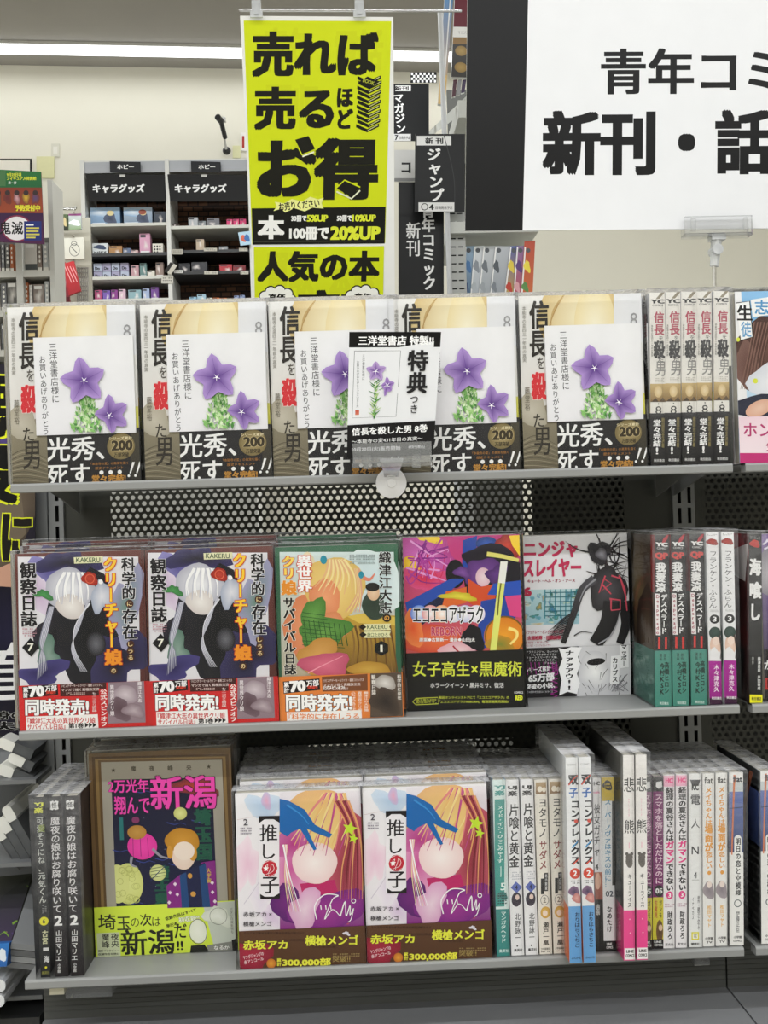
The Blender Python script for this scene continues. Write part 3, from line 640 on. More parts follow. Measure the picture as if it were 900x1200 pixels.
for k in range(9): A.line([(170+k*30, 520+k*4), (190+k*30, 680)], 5, '#2f5a28', smooth=False); A.line([(160, 480+k*24), (300+k*14, 500+k*24)], 4, '#2f5a28', smooth=False)
A.blob(250, 740, 110, 110, '#dba85c', '#c58e42', wob=.3, seed=12); A.blob(560, 820, 120, 50, '#d2a94c', '#b98c35', wob=.2); A.blob(300, 790, 125, 85, '#e0748e', '#c25472', wob=.4, seed=13); A.line([(190, 840), (290, 790), (400, 740)], 8, '#f0a2b2', 3)
A.blob(590, 440, 66, 90, '#2c3a30', '#37483c', wob=.1); A.blob(590, 365, 38, 46, '#f0d0b0', '#e0b894')
A.blob(585, 330, 42, 26, '#222222')
A.scribble(450, 135, 155, 60, '#8a9a9c', 5, 3, 16)
A.text('異世界', 136, 138, 88, 222, '#ffffff', .045, out='#d8452f', ow=.05, vert=True); A.text('クリ', 46, 142, 80, 142, '#ffe066', .045, out='#d8452f', ow=.05, vert=True); A.text('娘', 40, 288, 94, 92, '#e8912a', .05, out='#fff2d0', ow=.03)
A.text('サバイバル日誌', 48, 388, 74, 464, '#1a1816', .035, out='#f4f1e6', ow=.04, vert=True); A.text('織津江大志', 624, 118, 76, 372, '#1c1c1c', .025, out='#f2f6f6', ow=.03, vert=True)
A.blob(667, 514, 26, 24, '#2a2018'); A.text('の', 652, 500, 30, 28, '#f0b050', .02)
for yy, t_ in ((568, 'KAKERU'), (613, '唐口たかひろ')):
    A.poly([(530, yy-18), (690, yy-20), (680, yy), (692, yy+18), (530, yy+20)], '#e8e6b6'); A.poly([(500, yy), (520, yy-18), (545, yy), (520, yy+18)], '#241a14'); A.text(t_, 548, yy-12, 122, 25, '#3c5a35', .01)
A.poly([(632+46*math.cos(a*PI/3+PI/6), 694+44*math.sin(a*PI/3+PI/6)) for a in range(6)], '#141414'); A.text('1', 624, 674, 15, 42, '#f3f1e4', .0)
b.band(.745, '#e07f3a', spcol='#e07f3a'); A = b.obi_front(*q)
obi70(A, '#e6853c', '#7c4a2c', '『科学的に存在しうる', 'クリーチャー娘の観察日誌』', '#e6853c', None, 570)
A.text('公式スピンオフ!!', 278, 915, 130, 26, '#ffffff', .03)
for k in range(3): A.text(['織津江の大冒険', '異世界クリ娘', '公式外伝'][k], 520-k*38, 950, 28, 120, '#fff3e6', .01, vert=True)
A.poly([(562, 838), (750, 828), (756, 1096), (558, 1104)], '#5b4d42'); A.blob(650, 900, 60, 50, '#e8e4e0', '#a79f98', wob=.2); A.blob(650, 1010, 75, 90, '#2a231f', '#4d4038', wob=.4); A.text('観察日誌', 568, 850, 26, 120, '#f0ece6', .02, vert=True); A.text('科学的に存在', 722, 850, 24, 150, '#f0ece6', .02, vert=True)
b.finish(); GREEN = b
for k in range(4):
    n = ['front copy', 'second copy', 'third copy', 'rearmost copy'][k]
    GREEN.place(f'green framed comic with orange band, {n} of its stack on the middle shelf', (X(328.5, 846, .004)+GREEN.w/2+[0, .003, .001, .002][k], .004+k*.0186, SH[2]+[0, .004, .010, .010][k]), (0, -.003, 0), 'green framed comics on the middle shelf', skip=() if k < 3 else ('shrink_film',))
# colourful cover with a black band
b = Book(.1242, .1835, .016, spine='#1a1a1a', edge='#17131a'); q = ((30, 75), (765, 50), (52, 1160)); A = b.front(*q)
A.full('#c93a86', '#d86a3a'); r = random.Random(4)
A.blob(160, 180, 190, 160, '#d874c6', '#b8418f', wob=.5, seed=1); A.blob(90, 260, 60, 60, '#ffe04a', '#f0c02a', wob=.6, seed=2); A.blob(170, 330, 110, 90, '#d8304a', '#e0528a', wob=.5, seed=3); A.blob(210, 75, 60, 40, '#ffe04a', '#f2cf3a', wob=.5)
for k in range(26): A.line([(40+r.random()*280, 80+r.random()*260), (60+r.random()*280, 120+r.random()*240), (80+r.random()*250, 80+r.random()*300)], 12, r.choice(['#e9a2dc', '#b43fa0', '#8a2a8a', '#f0c4ea', '#d42a5a']), 2)
A.poly([(410, 90), (500, 60), (480, 330), (400, 340)], '#2348a8'); A.blob(560, 110, 70, 45, '#3a64c8', '#23407f'); A.blob(690, 120, 60, 80, '#d64a3a', '#8f2a2a', wob=.5); A.poly([(700, 60), (770, 55), (775, 200), (720, 120)], '#ffd83a')
A.blob(580, 200, 190, 75, '#17141c', '#221c2c', wob=.3, seed=6); A.blob(600, 330, 170, 190, '#15121a', '#1e1a26', wob=.3, seed=7); A.blob(360, 300, 60, 90, '#15121a')
A.line([(560, 175), (660, 190), (760, 215)], 30, '#e9e27a', 22); A.blob(530, 290, 110, 95, '#7c4a9c', '#5a3078', wob=.35, seed=9); A.blob(405, 290, 45, 40, '#8a58aa', '#5a3078', wob=.5); A.blob(535, 320, 48, 60, '#f3dfe4', '#e2bcc8'); A.blob(620, 300, 60, 60, '#6a3c8c', '#4c2a68', wob=.5, seed=12)
A.poly([(45, 480), (330, 330), (420, 330), (250, 470), (60, 560)], '#2850b0'); A.poly([(60, 560), (330, 400), (430, 380), (280, 520), (70, 680)], '#1c2140'); A.poly([(440, 330), (520, 380), (620, 360), (600, 560), (440, 480)], '#d8532a'); A.poly([(520, 470), (740, 430), (790, 500), (700, 620), (560, 760), (480, 780)], '#2447a4'); A.poly([(600, 360), (770, 340), (775, 440), (560, 430)], '#2a55bc')
A.poly([(300, 410), (430, 380), (430, 480), (270, 520)], '#e06a30'); A.blob(380, 440, 90, 30, '#e8e04a', '#c8b82a', wob=.6); A.blob(230, 720, 220, 110, '#e9713a', '#d24a3a', wob=.3); A.blob(90, 640, 60, 130, '#e85a2a', '#f08a4a', wob=.3); A.blob(380, 780, 110, 60, '#f2d6da', '#e4aab8', wob=.3); A.line([(340, 750), (380, 790), (430, 800)], 10, '#b8283a'); A.blob(470, 700, 60, 90, '#15121a', wob=.4)
A.poly([(670, 440), (780, 430), (790, 580), (700, 560)], '#e04a8a'); A.blob(668, 690, 132, 122, '#f2a830', '#dd7f1e', n=30); A.ring(668, 690, 128, 10, '#7a5a1e', n=36); A.blob(640, 740, 80, 60, '#7f8a36', '#c8902a', wob=.3); A.line([(690, 640), (740, 660), (740, 700), (700, 740)], 22, '#ffe98a', 14)
A.poly([(645, 222), (690, 222), (612, 792), (572, 790)], '#e6ec7a'); A.line([(668, 230), (636, 420), (622, 560)], 9, '#6a6a2a', smooth=False); A.poly([(645, 222), (690, 222), (672, 360), (630, 355)], '#f5f5ee')
for k in range(6): A.blob(130+k*72, 550, 55, 55, '#ffffff', ['#5a8ae0', '#e8a0a0', '#f3b07a', '#dadae8', '#c3c8e8', '#e8dff0'][k])
A.text('エコエコアザラク', 92, 500, 440, 112, '#15151d', .02, out='#ffffff', ow=.05); A.text('REBORN', 205, 632, 190, 56, '#c42a5a', .03, out='#ffffff', ow=.02)
A.text('原案●古賀新一 漫画●山田J太', 130, 700, 350, 28, '#ffffff', .02, out='#5a2a3a', ow=.02)
b.band(.665, '#141414', spcol='#141414'); A = b.obi_front(*q); A.full('#151515')
A.text('女子高生×黒魔術', 86, 846, 686, 96, '#dfe84a', .015); A.text('ホラークイーン・黒井ミサ、復活', 196, 980, 462, 34, '#f2f2f2', .012)
A.line([(85, 1100), (105, 1078), (242, 1072), (245, 1112), (105, 1118), (85, 1100)], 4, '#dfe84a', smooth=False); A.text('電子版も好評', 108, 1080, 125, 14, '#dfe84a'); A.text('配信中です。', 108, 1096, 125, 14, '#dfe84a')
A.text('秋田オンラインストアにて「エコエコアザラク」の', 250, 1064, 440, 18, '#dfe84a', .01); A.text('「エコエコアザラクREBORN」複製原画販売開始!!', 250, 1090, 440, 18, '#dfe84a', .01)
A.text('RED', 730, 1060, 46, 32, '#e9ef3a', .06); A.text('COMICS', 722, 1036, 56, 14, '#e9e9e9', .02); A.poly([(802, 1060), (812, 1060), (812, 1130), (802, 1130)], '#dfe84a')
b.finish(); BLK = b
for k in range(2):
    BLK.place(['vivid pink, blue and orange comic cover with wide black band, front copy', 'vivid pink, blue and orange comic, second copy hidden behind its twin on the middle shelf'][k], (X(477.5, 831, .03)+BLK.w/2, .03+k*.0195, SH[2]), (0, 0, 0), 'vivid comics with a black band', skip=() if k == 0 else ('shrink_film',))
# white cover with a black splashed figure
b = Book(.1205, .180, .016, spine='#ececee', edge='#d9d9dc'); q = ((40, 65), (742, 55), (82, 1110)); A = b.front(*q)
A.full('#e9e9ed', '#e2e2e6'); r = random.Random(9)
A.rect(60, 412, 435, 640, '#bcd8dc', '#9cc4d0'); 
for k in range(30): A.blob(70+r.random()*360, 420+r.random()*215, r.uniform(8, 34), r.uniform(8, 30), r.choice(['#3f7fb0', '#2f5f58', '#d7e2b4', '#e8f0f0', '#4aa0a8', '#c8a24a', '#274a78']), r.choice(['#7fb0c8', '#cfe2e0', '#5a8a80']), wob=.6, seed=k)
for k in range(7): A.rect(205+k*34, 412, 212+k*34, 600, '#3a8a98')
for k in range(6): A.rect(210, 430+k*30, 430, 436+k*30, '#2f6f7c')
A.text('ニンジャ', 66, 98, 352, 112, '#c52f5a', .05); A.text('スレイヤー', 64, 212, 380, 122, '#c52f5a', .05); A.text('キョート・ヘル・オン・アース', 94, 346, 310, 22, '#a8284c', .025); A.text('6', 62, 394, 60, 62, '#b42048', .06)
for k in range(46):   # ink splashes
    a = r.uniform(-2.9, 1.2); L_ = r.uniform(60, 230); x = 570+r.uniform(-30, 90); y = 200+r.uniform(-60, 260)
    A.line([(x, y), (x+L_*.5*math.cos(a)+r.uniform(-30, 30), y+L_*.5*math.sin(a)), (x+L_*math.cos(a), y+L_*math.sin(a)+r.uniform(-30, 30))], r.uniform(7, 16), r.choice(['#17161a', '#26242a', '#3c3034']), 1.5)
A.blob(560, 180, 60, 90, '#1c1b1f', '#2c2a30', wob=.4, seed=3); A.blob(620, 420, 110, 160, '#5a585e', '#2c2a2e', wob=.25, seed=4); A.blob(575, 190, 34, 44, '#8f8e96', '#4a484e', wob=.3)
A.line([(530, 350), (450, 420), (400, 560), (330, 760)], 60, '#55545a', 34, c2='#1c1b1e'); A.line([(540, 350), (470, 410), (430, 500)], 14, '#9a9aa2', 4); A.line([(650, 500), (620, 640), (540, 770)], 120, '#2b2a2e', 90, c2='#17161a'); A.line([(720, 500), (740, 640), (700, 770)], 80, '#201f23', 50)
for k in range(12): A.line([(400-k*3, 560+k*14), (330-k*6, 600+k*12), (260-k*4+r.uniform(-20, 20), 660+k*8)], 9, '#2b272b', 2)
A.line([(560, 770), (640, 720), (680, 640), (700, 560)], 10, '#b0b0b8', 4); A.line([(400, 715), (450, 690), (520, 700)], 8, '#17161a', 3)
for p in ([(600, 330), (560, 440), (640, 380), (590, 350)], [(640, 330), (700, 350), (740, 480)], [(630, 480), (700, 490), (700, 550), (640, 555)], [(640, 480), (640, 550)], [(575, 380), (640, 450)], [(690, 330), (730, 420), (745, 560)]): A.line(p, 11, '#dc5468', 8, smooth=False)
A.text('ブラッドレー・ボンド+フィリップ', 80, 672, 250, 26, '#a8284c', .02); A.text('余湖裕輝・田畑由秋', 95, 708, 220, 30, '#b42048', .04); A.text('本兌有・杉ライカ', 80, 745, 150, 16, '#a8284c', .01); A.text('わらいなく・ニンジャスレイヤー', 80, 765, 170, 14, '#a8284c', .01)
b.band(.693, '#19171a', v1=1.0, spcol='#dddde0'); A = b.obi_front(*q); A.full('#1b191d')
for k in range(16): A.line([(90+k*14, 880+(k % 2)*40), (100+k*14, 920+((k+1) % 2)*40)], 5, '#a02a8c', smooth=False); A.line([(250+(k % 2)*45, 890+k*14), (250+((k+1) % 2)*45, 905+k*14)], 5, '#a02a8c', smooth=False)
for k in range(5): A.text(['ナラクニンジャ、カンペキ!', 'そしてネオサイタマへ', 'キョートスリーデイズ編、', 'そしてニンジャたちの…', 'デュエル!'][k], 88+[0, 30, 0, 20, 120][k], 806+k*18, [205, 170, 205, 180, 70][k], 15, '#e6e6ea')
A.text('シリーズ累計', 80, 908, 170, 36, '#f4f4f6', .03, ang=-.08); A.text('165万部', 84, 950, 190, 58, '#f4f4f6', .05, ang=-.05); A.text('突破の小説、', 88, 1015, 190, 38, '#f4f4f6', .04, ang=-.05); A.text('その原作を完全コミカライズ', 95, 1065, 170, 14, '#e6e6ea')
A.poly([(435, 775), (770, 765), (775, 1120), (420, 1120), (430, 960)], '#d8d8dc'); A.blob(540, 950, 110, 130, '#ffffff', '#cfcfd4', wob=.2, seed=2); A.blob(545, 885, 60, 22, '#17161a', rot=-.1)
for k in range(26): x = 430+r.random()*300; y = 790+r.random()*300; A.line([(x, y), (x+r.uniform(-40, 40), y+r.uniform(20, 70))], 4, '#2c2a2f', 1, smooth=False)
for k in range(14): A.line([(640+r.random()*120, 960+r.random()*100), (640+r.random()*130, 1080)], 5, '#7a7a80', 2, smooth=False)
A.poly([(298, 790), (340, 800), (380, 785), (450, 790), (425, 850), (440, 900), (420, 960), (440, 1020), (420, 1090), (360, 1075), (305, 1098), (320, 1000), (300, 930), (325, 860)], '#f7f7f9'); A.text('ナァァアウ!!', 342, 806, 58, 262, '#17161a', .04, vert=True)
A.poly([(697, 770), (755, 768), (758, 925), (700, 930)], '#f7f7f9'); A.text('マッポー', 706, 775, 40, 142, '#17161a', .03, vert=True); A.poly([(642, 850), (700, 846), (694, 1030), (636, 1034)], '#f7f7f9'); A.text('カリブス', 650, 858, 38, 162, '#17161a', .03, vert=True)
b.finish(); INK = b
for k in range(2): INK.place(['white comic cover with splashed black ink and pinkish red title, front copy', 'white comic with splashed ink, second copy behind its twin'][k], (X(614.5, 812, .083)+INK.w/2, .083+k*.0195, SH[2]), (0, 0, 0), 'white and black ink comics', skip=() if k == 0 else ('shrink_film',))
# dark spines with a teal foot
b = Book(.126, .1785, .0152, spine='#171315', edge='#231a1a'); A = b.front((0, 0), (126, 0), (0, 178)); A.full('#5c4a3c', '#3a2f2a'); A.blob(60, 60, 60, 60, '#8c7a52', '#5a4636', wob=.5, seed=2); A.blob(100, 110, 40, 60, '#6f5a44', '#3a2a24', wob=.4, seed=4); A.rect(112, 0, 126, 60, '#9a2a2a')
q = ((40, 110), (130, 105), (55, 1128)); A = b.spine(*q); A.full('#191618')
A.poly([(85, 160), (95, 130), (118, 108), (130, 105), (122, 130), (108, 150)], '#b83a44'); A.text('YC', 48, 152, 76, 26, '#f0f0f0', .07); A.text('COMICS', 56, 182, 60, 12, '#d0d0d0', .02); A.text('QP', 44, 212, 82, 46, '#d8352f', .06)
A.text('我妻涼', 50, 272, 62, 178, '#f2f2f2', .05, vert=True); A.poly([(44, 458), (74, 458), (82, 705), (52, 705)], '#efe9ea'); A.text('Desperado', 50, 462, 24, 240, '#a83a50', .02, vert=True); A.text('デスペラード', 82, 458, 40, 240, '#f2f2f2', .035, vert=True); A.text('11', 66, 714, 56, 72, '#d8352f', .03)
b.band(.675, '#3f8276', spcol='#4a9083'); A = b.obi_front((0, 0), (126, 0), (0, 178)); A.full('#4a8578', '#3f7468')
for k in range(20): A.blob(20+(k*37) % 100, 130+(k*13) % 42, 8, 5, '#8fb5ac', '#4a8578', wob=.6, seed=k)
A = b.obi_spine(*q); A.full('#4f9486', '#468a7c'); A.text('原作', 98, 812, 18, 44, '#1c3832', .01, vert=True); A.text('漫画', 72, 812, 18, 44, '#1c3832', .01, vert=True); A.text('高橋ヒロシ', 104, 860, 30, 190, '#1c2f2a', .03, vert=True); A.text('今村KSK', 74, 868, 32, 190, '#1c2f2a', .03, vert=True); A.text('秋田書店', 75, 1098, 56, 18, '#cfe3de', .02)
b.finish(); QP = b
for i, (x, xt) in enumerate([(768.7, 766.7), (789.4, 785.7), (810.7, 808)]):
    spine_out(QP, f'black spine with red numerals and teal foot, {["leftmost of three, brown cover showing", "middle of the three", "right one of three, touching the white spines"][i]}', x, xt, 826, 621, 2, group='black spines with teal feet')
# white spines with a purple foot
b = Book(.126, .1795, .0132, spine='#f0f0f2', edge='#e9e9eb'); q = ((342, 100), (405, 97), (365, 1108)); A = b.front((0, 0), (126, 0), (0, 178)); A.full('#eceef0', '#d9dde0'); A.blob(100, 120, 26, 40, '#2f4a48', '#3c5c56')
A = b.spine(*q); A.full('#f3f3f5', '#ececee'); A.blob(374, 155, 27, 21, '#b8372e', '#9a2a22', wob=.3); A.scribble(348, 108, 50, 12, '#9a9a9a', 2, 2, 6)
A.text('フランケン・ふらん', 358, 205, 42, 340, '#3a3a3e', .0, vert=True); A.scribble(366, 552, 44, 14, '#aaaaaa', 3, 4, 8); A.blob(388, 607, 25, 27, '#1a1a1a'); A.text('3', 378, 592, 20, 30, '#ffffff', .02)
A.blob(393, 760, 28, 60, '#f3d8c8', '#e8c4b0'); A.blob(390, 688, 30, 36, '#24453c', '#1c362f'); A.blob(395, 735, 17, 26, '#f6dfd2'); A.poly([(365, 830), (372, 780), (390, 770), (410, 800), (415, 848), (365, 848)], '#f2f2f4'); A.line([(412, 700), (422, 780), (418, 840)], 9, '#3a2420', 4)
A.rect(340, 852, 440, 1070, '#b01f9a', '#9c1a8a'); A.rect(340, 1070, 440, 1120, '#3a1638'); A.text('木々津克久', 385, 872, 28, 162, '#f6e6f4', .02, vert=True); A.text('秋田書店', 375, 1062, 50, 16, '#f0f0f0', .02)
b.finish(); FR = b
for i, (x, xt) in enumerate([(831.5, 827), (849.0, 845)]): spine_out(FR, f'white spine with purple foot, {["beside the black and teal spines", "last one at the shelf end"][i]}', x, xt, 823, 620, 2, group='white spines with purple feet')
# right-hand bay, middle shelf
b = Book(.126, .1765, .0135, spine='#161616', edge='#1a1a1a'); A = b.front((35, 80), (103, 80), (55, 955)); A.full('#5c2224', '#241616'); A.blob(60, 130, 40, 90, '#c8303a', '#8a1e28', wob=.4); A.poly([(60, 200), (103, 130), (103, 330), (75, 290)], '#e6e2e2'); A.blob(80, 560, 30, 120, '#7a2a28', '#4a1c1c', wob=.5); A.rect(30, 690, 110, 955, '#17181a'); A.line([(85, 740), (95, 800), (90, 880)], 12, '#e6e6e6', 3)
q = ((103, 80), (160, 78), (112, 955)); A = b.spine(*q); A.full('#191919'); A.scribble(108, 92, 46, 16, '#8a8a8a', 3, 5, 5); A.blob(130, 130, 20, 22, '#c23a34', wob=.3); A.text('海', 106, 205, 54, 92, '#f4f4f4', .05); A.text('喰', 108, 325, 54, 92, '#f4f4f4', .05); A.text('し', 116, 440, 40, 90, '#f4f4f4', .05)
A.rect(100, 690, 180, 912, '#121214'); A.text('原作', 120, 716, 10, 40, '#cccccc', vert=True); A.text('藤澤勇希', 146, 716, 14, 80, '#f0f0f0', .02, vert=True); A.text('戸田泰成', 146, 812, 14, 76, '#f0f0f0', .02, vert=True); A.rect(100, 912, 190, 960, '#f2ee2a'); A.text('秋田書店', 120, 924, 44, 18, '#4a4a20', .03)
b.finish(); spine_out(b, 'black spine with white brush title and yellow foot label, right-hand bay middle shelf', 878.5, 877.5, 823, 622, 2)
b = Book(.128, .176, .015, spine='#4a3a6a', edge='#3a2f55'); A = b.front((160, 90), (710, 70), (172, 960)); A.full('#8a74a8', '#2a2428'); A.blob(260, 300, 120, 200, '#d9d6da', '#8e8a94', wob=.4); A.blob(400, 400, 150, 260, '#4a4450', '#2a2630', wob=.4, seed=4); A.text('グ', 168, 110, 60, 60, '#e6e0f0', .03); A.rect(150, 690, 720, 980, '#221e22'); A.text('か', 168, 745, 50, 50, '#f0f0f0', .02); A.text('血', 168, 820, 60, 80, '#c03030', .03)
b.finish(); b.place('purple and grey comic cover at the right edge beside the yellow-footed black spine', (X(893.5, 820, .012)+b.w/2+.003, .012, SH[2]), (0, 0, 0))

# ------------------------------------------------------------------ lowest shelf
def spine_book(w, h, t, q, bg, bg2=None, cover='#cfcfcf', name='comic_book', edge=None):
    b = Book(w, h, t, spine=bg, edge=edge or cover, back=cover); b.front((0, 0), (100, 0), (0, 100)).full(cover, cover); A = b.spine(*q); A.full(bg, bg2 or bg); return b, A
# three dark spines at the left end
q = ((145, 290), (190, 290), (180, 1085)); b, A = spine_book(.126, .1835, .0105, q, '#1b1d20', cover='#2a2c30')
A.text('YJ', 149, 314, 40, 20, '#e3e64a', .05); A.text('楽', 150, 336, 38, 26, '#e3e64a', .04)
A.text('可愛そうにね、元気くん', 165, 376, 32, 384, '#c9ccc6', .01, vert=True, ang=-.035); A.text('愛', 168, 412, 30, 33, '#8a9a40', .02)
A.scribble(184, 765, 22, 40, '#8a8a8a', 6, 2, 2); A.blob(193, 838, 20, 19, '#e6e02a'); A.text('6', 187, 828, 12, 20, '#222222', .02)
A.text('古宮', 185, 878, 26, 62, '#d8d8b0', .03, vert=True); A.text('海', 192, 990, 26, 32, '#d8d8d8', .03); A.text('一', 190, 955, 24, 14, '#d8d8d8'); A.blob(202, 1042, 5, 5, '#e6e02a'); A.text('集英社', 184, 1058, 34, 14, '#8a8a40', .02)
b.finish(); spine_out(b, 'black spine with yellow logo and number circle, leftmost on the lowest shelf', 48, 38.7, 1149, 937, 3)
q = ((285, 290), (340, 290), (316, 1080)); b, A = spine_book(.126, .1835, .0132, q, '#1d191d', cover='#262226')
for k in range(6): b.j.face([(-.063+.02*k, -.0002, .05), (-.063+.02*k+.012, -.0002, .05), (-.063+.02*k+.012, -.0002, .11), (-.063+.02*k, -.0002, .11)], '#3a343c')
A.poly([(290, 312), (302, 308), (306, 314), (312, 308), (325, 312), (322, 330), (326, 346), (312, 350), (306, 344), (300, 350), (290, 346), (293, 330)], '#ececec'); A.text('怪', 296, 316, 22, 24, '#222222', .02)
A.text('魔夜の娘はお腐り咲いて', 297, 378, 40, 424, '#e4e2e4', .012, vert=True, ang=-.03); A.text('2', 310, 812, 34, 46, '#f4f4f4', .04); A.text('山田マリエ', 316, 876, 28, 138, '#e8e8e8', .012, vert=True); A.text('小学館', 325, 1022, 14, 42, '#dddddd', .02, vert=True)
b.finish()
for i, (x, xt) in enumerate([(65, 57.5), (83.5, 76)]): spine_out(b, f'dark plum spine with white vertical title, {["left of a pair at the left end", "right of a pair, beside the empty gap"][i]}', x, xt, 1148, 937, 3, group='dark plum spines on the lowest shelf')
# the bigger cover in a gilt frame
b = Book(.1505, .2165, .017, spine='#5a4630', edge='#3e3122'); q = ((35, 45), (780, 25), (30, 1135)); A = b.front(*q)
A.full('#7a6040', '#6d5436'); A.rect(52, 62, 768, 1200, '#5c452c'); A.rect(68, 74, 752, 1200, '#8f7448'); A.rect(84, 82, 738, 1200, '#6a5234'); A.rect(98, 92, 732, 1200, '#a8a395', '#b3ada0')
A.rect(148, 186, 676, 1000, '#181a33', '#1c1e44')
for k, ch in enumerate('魔夜峰央'): A.text(ch, 252+k*97, 116, 28, 28, '#4a4436', .02)
A.text('★', 150, 120, 24, 28, '#4a4436'); A.text('★', 650, 112, 24, 28, '#4a4436')
r = random.Random(3)
for k in range(24): A.line([(160+r.random()*430, 250+r.random()*600), (0, 0)][:1]*2, 0, '#1') if 0 else A.blob(160+r.random()*500, 380+r.random()*480, 2.5, 2.5, '#8a8ab0', n=6)
for (x, y) in ((180, 570), (470, 430), (300, 630), (230, 850), (220, 250), (400, 620), (300, 255), (470, 650), (600, 420)): A.line([(x-40, y-8), (x, y+4), (x+30, y-4), (x+60, y+6)], 5, '#3a4a9a', 2)
A.blob(590, 235, 100, 60, '#b8452a', '#7a3038', wob=.5)
A.text('埼玉国', 575, 350, 88, 280, '#1f5a48', .06, vert=True); A.text('埼玉県', 352, 650, 80, 215, '#1f5a48', .06, vert=True); A.rect(182, 390, 202, 510, '#2a7a7a')
A.text('2万光年', 132, 184, 212, 74, '#f04ab4', .022, out='#3a1030', ow=.022); A.text('翔んで', 160, 275, 185, 100, '#f04ab4', .022, out='#3a1030', ow=.022); A.text('新潟', 350, 168, 346, 186, '#f04ab4', .022, out='#3a1030', ow=.022)
A.blob(215, 745, 78, 110, '#e4e89a', '#d8dc86', n=30); A.blob(160, 745, 60, 104, '#e4e89a', '#dfe292', n=30)
for k in range(22): A.ring(150+r.random()*120, 660+r.random()*175, 18, 2, '#b9bd6a', n=7)
A.rect(98, 630, 148, 870, '#ada89a'); A.blob(503, 374, 35, 34, '#e4e89a', '#c9cd78'); A.blob(373, 690, 43, 44, '#e6eab0', '#cfd48a')
for k in range(4): A.line([(334, 668+k*16), (412, 656+k*16)], 4, '#7a8a5a', smooth=False)
A.line([(330, 735), (373, 690), (418, 650)], 4, '#22306a'); A.blob(297, 545, 78, 72, '#ee4ab0', '#e23aa2', n=24); A.blob(272, 470, 50, 38, '#c89a4a', '#b8863a'); A.line([(240, 600), (235, 640), (262, 655)], 16, '#9a9aa8', 8); A.line([(350, 560), (390, 600), (430, 612)], 16, '#9a9aa8', 8); A.blob(268, 404, 20, 18, '#8a3a6a')
for k in range(3): A.line([(250+k*38, 500), (248+k*40, 600)], 3, '#9a2a72', smooth=False)
A.blob(510, 590, 64, 86, '#f2e3d6', '#ead2c2', n=26); A.blob(508, 520, 88, 70, '#d39a3a', '#c08828', n=26, wob=.08); A.blob(560, 590, 22, 40, '#d39a3a'); A.blob(440, 580, 16, 36, '#d39a3a'); A.blob(515, 575, 55, 50, '#f2e3d6')
A.poly([(415, 760), (490, 700), (520, 880), (415, 880)], '#8a2a88'); A.poly([(600, 640), (676, 630), (676, 880), (600, 880)], '#8a2a88'); A.poly([(500, 690), (560, 665), (620, 640), (640, 880), (500, 880)], '#1c2148'); A.poly([(590, 660), (625, 645), (640, 880), (600, 880)], '#1f4a80'); A.poly([(486, 705), (520, 690), (530, 880), (490, 880)], '#1f4a80'); A.blob(540, 710, 12, 14, '#d8a04a'); A.blob(553, 808, 14, 14, '#d8a04a')
for (x, y) in ((460, 752), (432, 797), (470, 808), (425, 850), (655, 750), (655, 800), (665, 850)):
    A.poly([(x, y-11), (x+10, y), (x, y+11), (x-10, y)], '#f0dcea')
A.text('大宇宙', 626, 670, 26, 80, '#e0c83a', .02, vert=True)
b.band(.755, '#d9ee4a', spcol='#d9ee4a'); A = b.obi_front(q[0], q[1], q[2]); A.full('#dcf04e', '#d4e84a')
A.poly([(600, 860), (810, 850), (812, 1140), (660, 1140)], '#c9cfc4'); A.poly([(40, 1005), (158, 1003), (160, 1140), (40, 1140)], '#d4dcb8')
A.text('埼', 50, 905, 92, 84, '#2e2f26', .012); A.text('玉', 148, 920, 70, 72, '#2e2f26', .01); A.text('の', 220, 930, 44, 46, '#2e2f26'); A.text('次', 268, 908, 62, 66, '#2e2f26', .01); A.text('は', 332, 928, 44, 46, '#2e2f26')
A.text('新潟', 163, 990, 280, 138, '#25261e', .02); A.text('だ', 445, 965, 66, 78, '#25261e', .015); A.text('!!', 455, 1058, 34, 50, '#25261e', .03)
A.text('魔峰', 62, 1008, 44, 78, '#3a3b34', .01, vert=True); A.text('夜央', 112, 1006, 44, 78, '#3a3b34', .01, vert=True); A.text('最新インタビュー', 44, 1094, 110, 12, '#4a4b44', .01); A.text('収録作品を読む', 44, 1112, 110, 12, '#4a4b44', .01)
A.text('収録作品はすべて', 398, 905, 170, 20, '#2e2f26', .02, ang=-.28); A.text('単行本', 405, 960, 60, 20, '#2e2f26', .02, ang=-.25); A.text('初収録!!', 470, 925, 110, 30, '#f2f6e0', .03, out='#7a8a5a', ow=.03, ang=-.12)
A.blob(570, 1010, 45, 66, '#f0f2e6', '#e6e9da', wob=.1); A.ring(570, 1010, 48, 3, '#5a5b52', ry=68); A.poly([(530, 1085), (600, 1080), (640, 1140), (520, 1140)], '#1f201c'); A.blob(680, 930, 60, 60, '#f0f2ea', '#d9ddd0', wob=.6); A.ring(680, 930, 46, 2, '#6a6b62'); A.poly([(612, 1085), (800, 1060), (812, 1140), (625, 1140)], '#8a8b84'); A.poly([(744, 1060), (770, 1052), (764, 1140), (748, 1140)], '#1f201c'); A.text('なるか', 650, 1088, 80, 22, '#f4f4f0', .02)
A.text('ミーガトーマスの', 768, 880, 14, 150, '#5a5b52', vert=True); A.text('パタリロ最新刊も', 742, 885, 14, 140, '#5a5b52', vert=True)
b.finish(); GILT = b
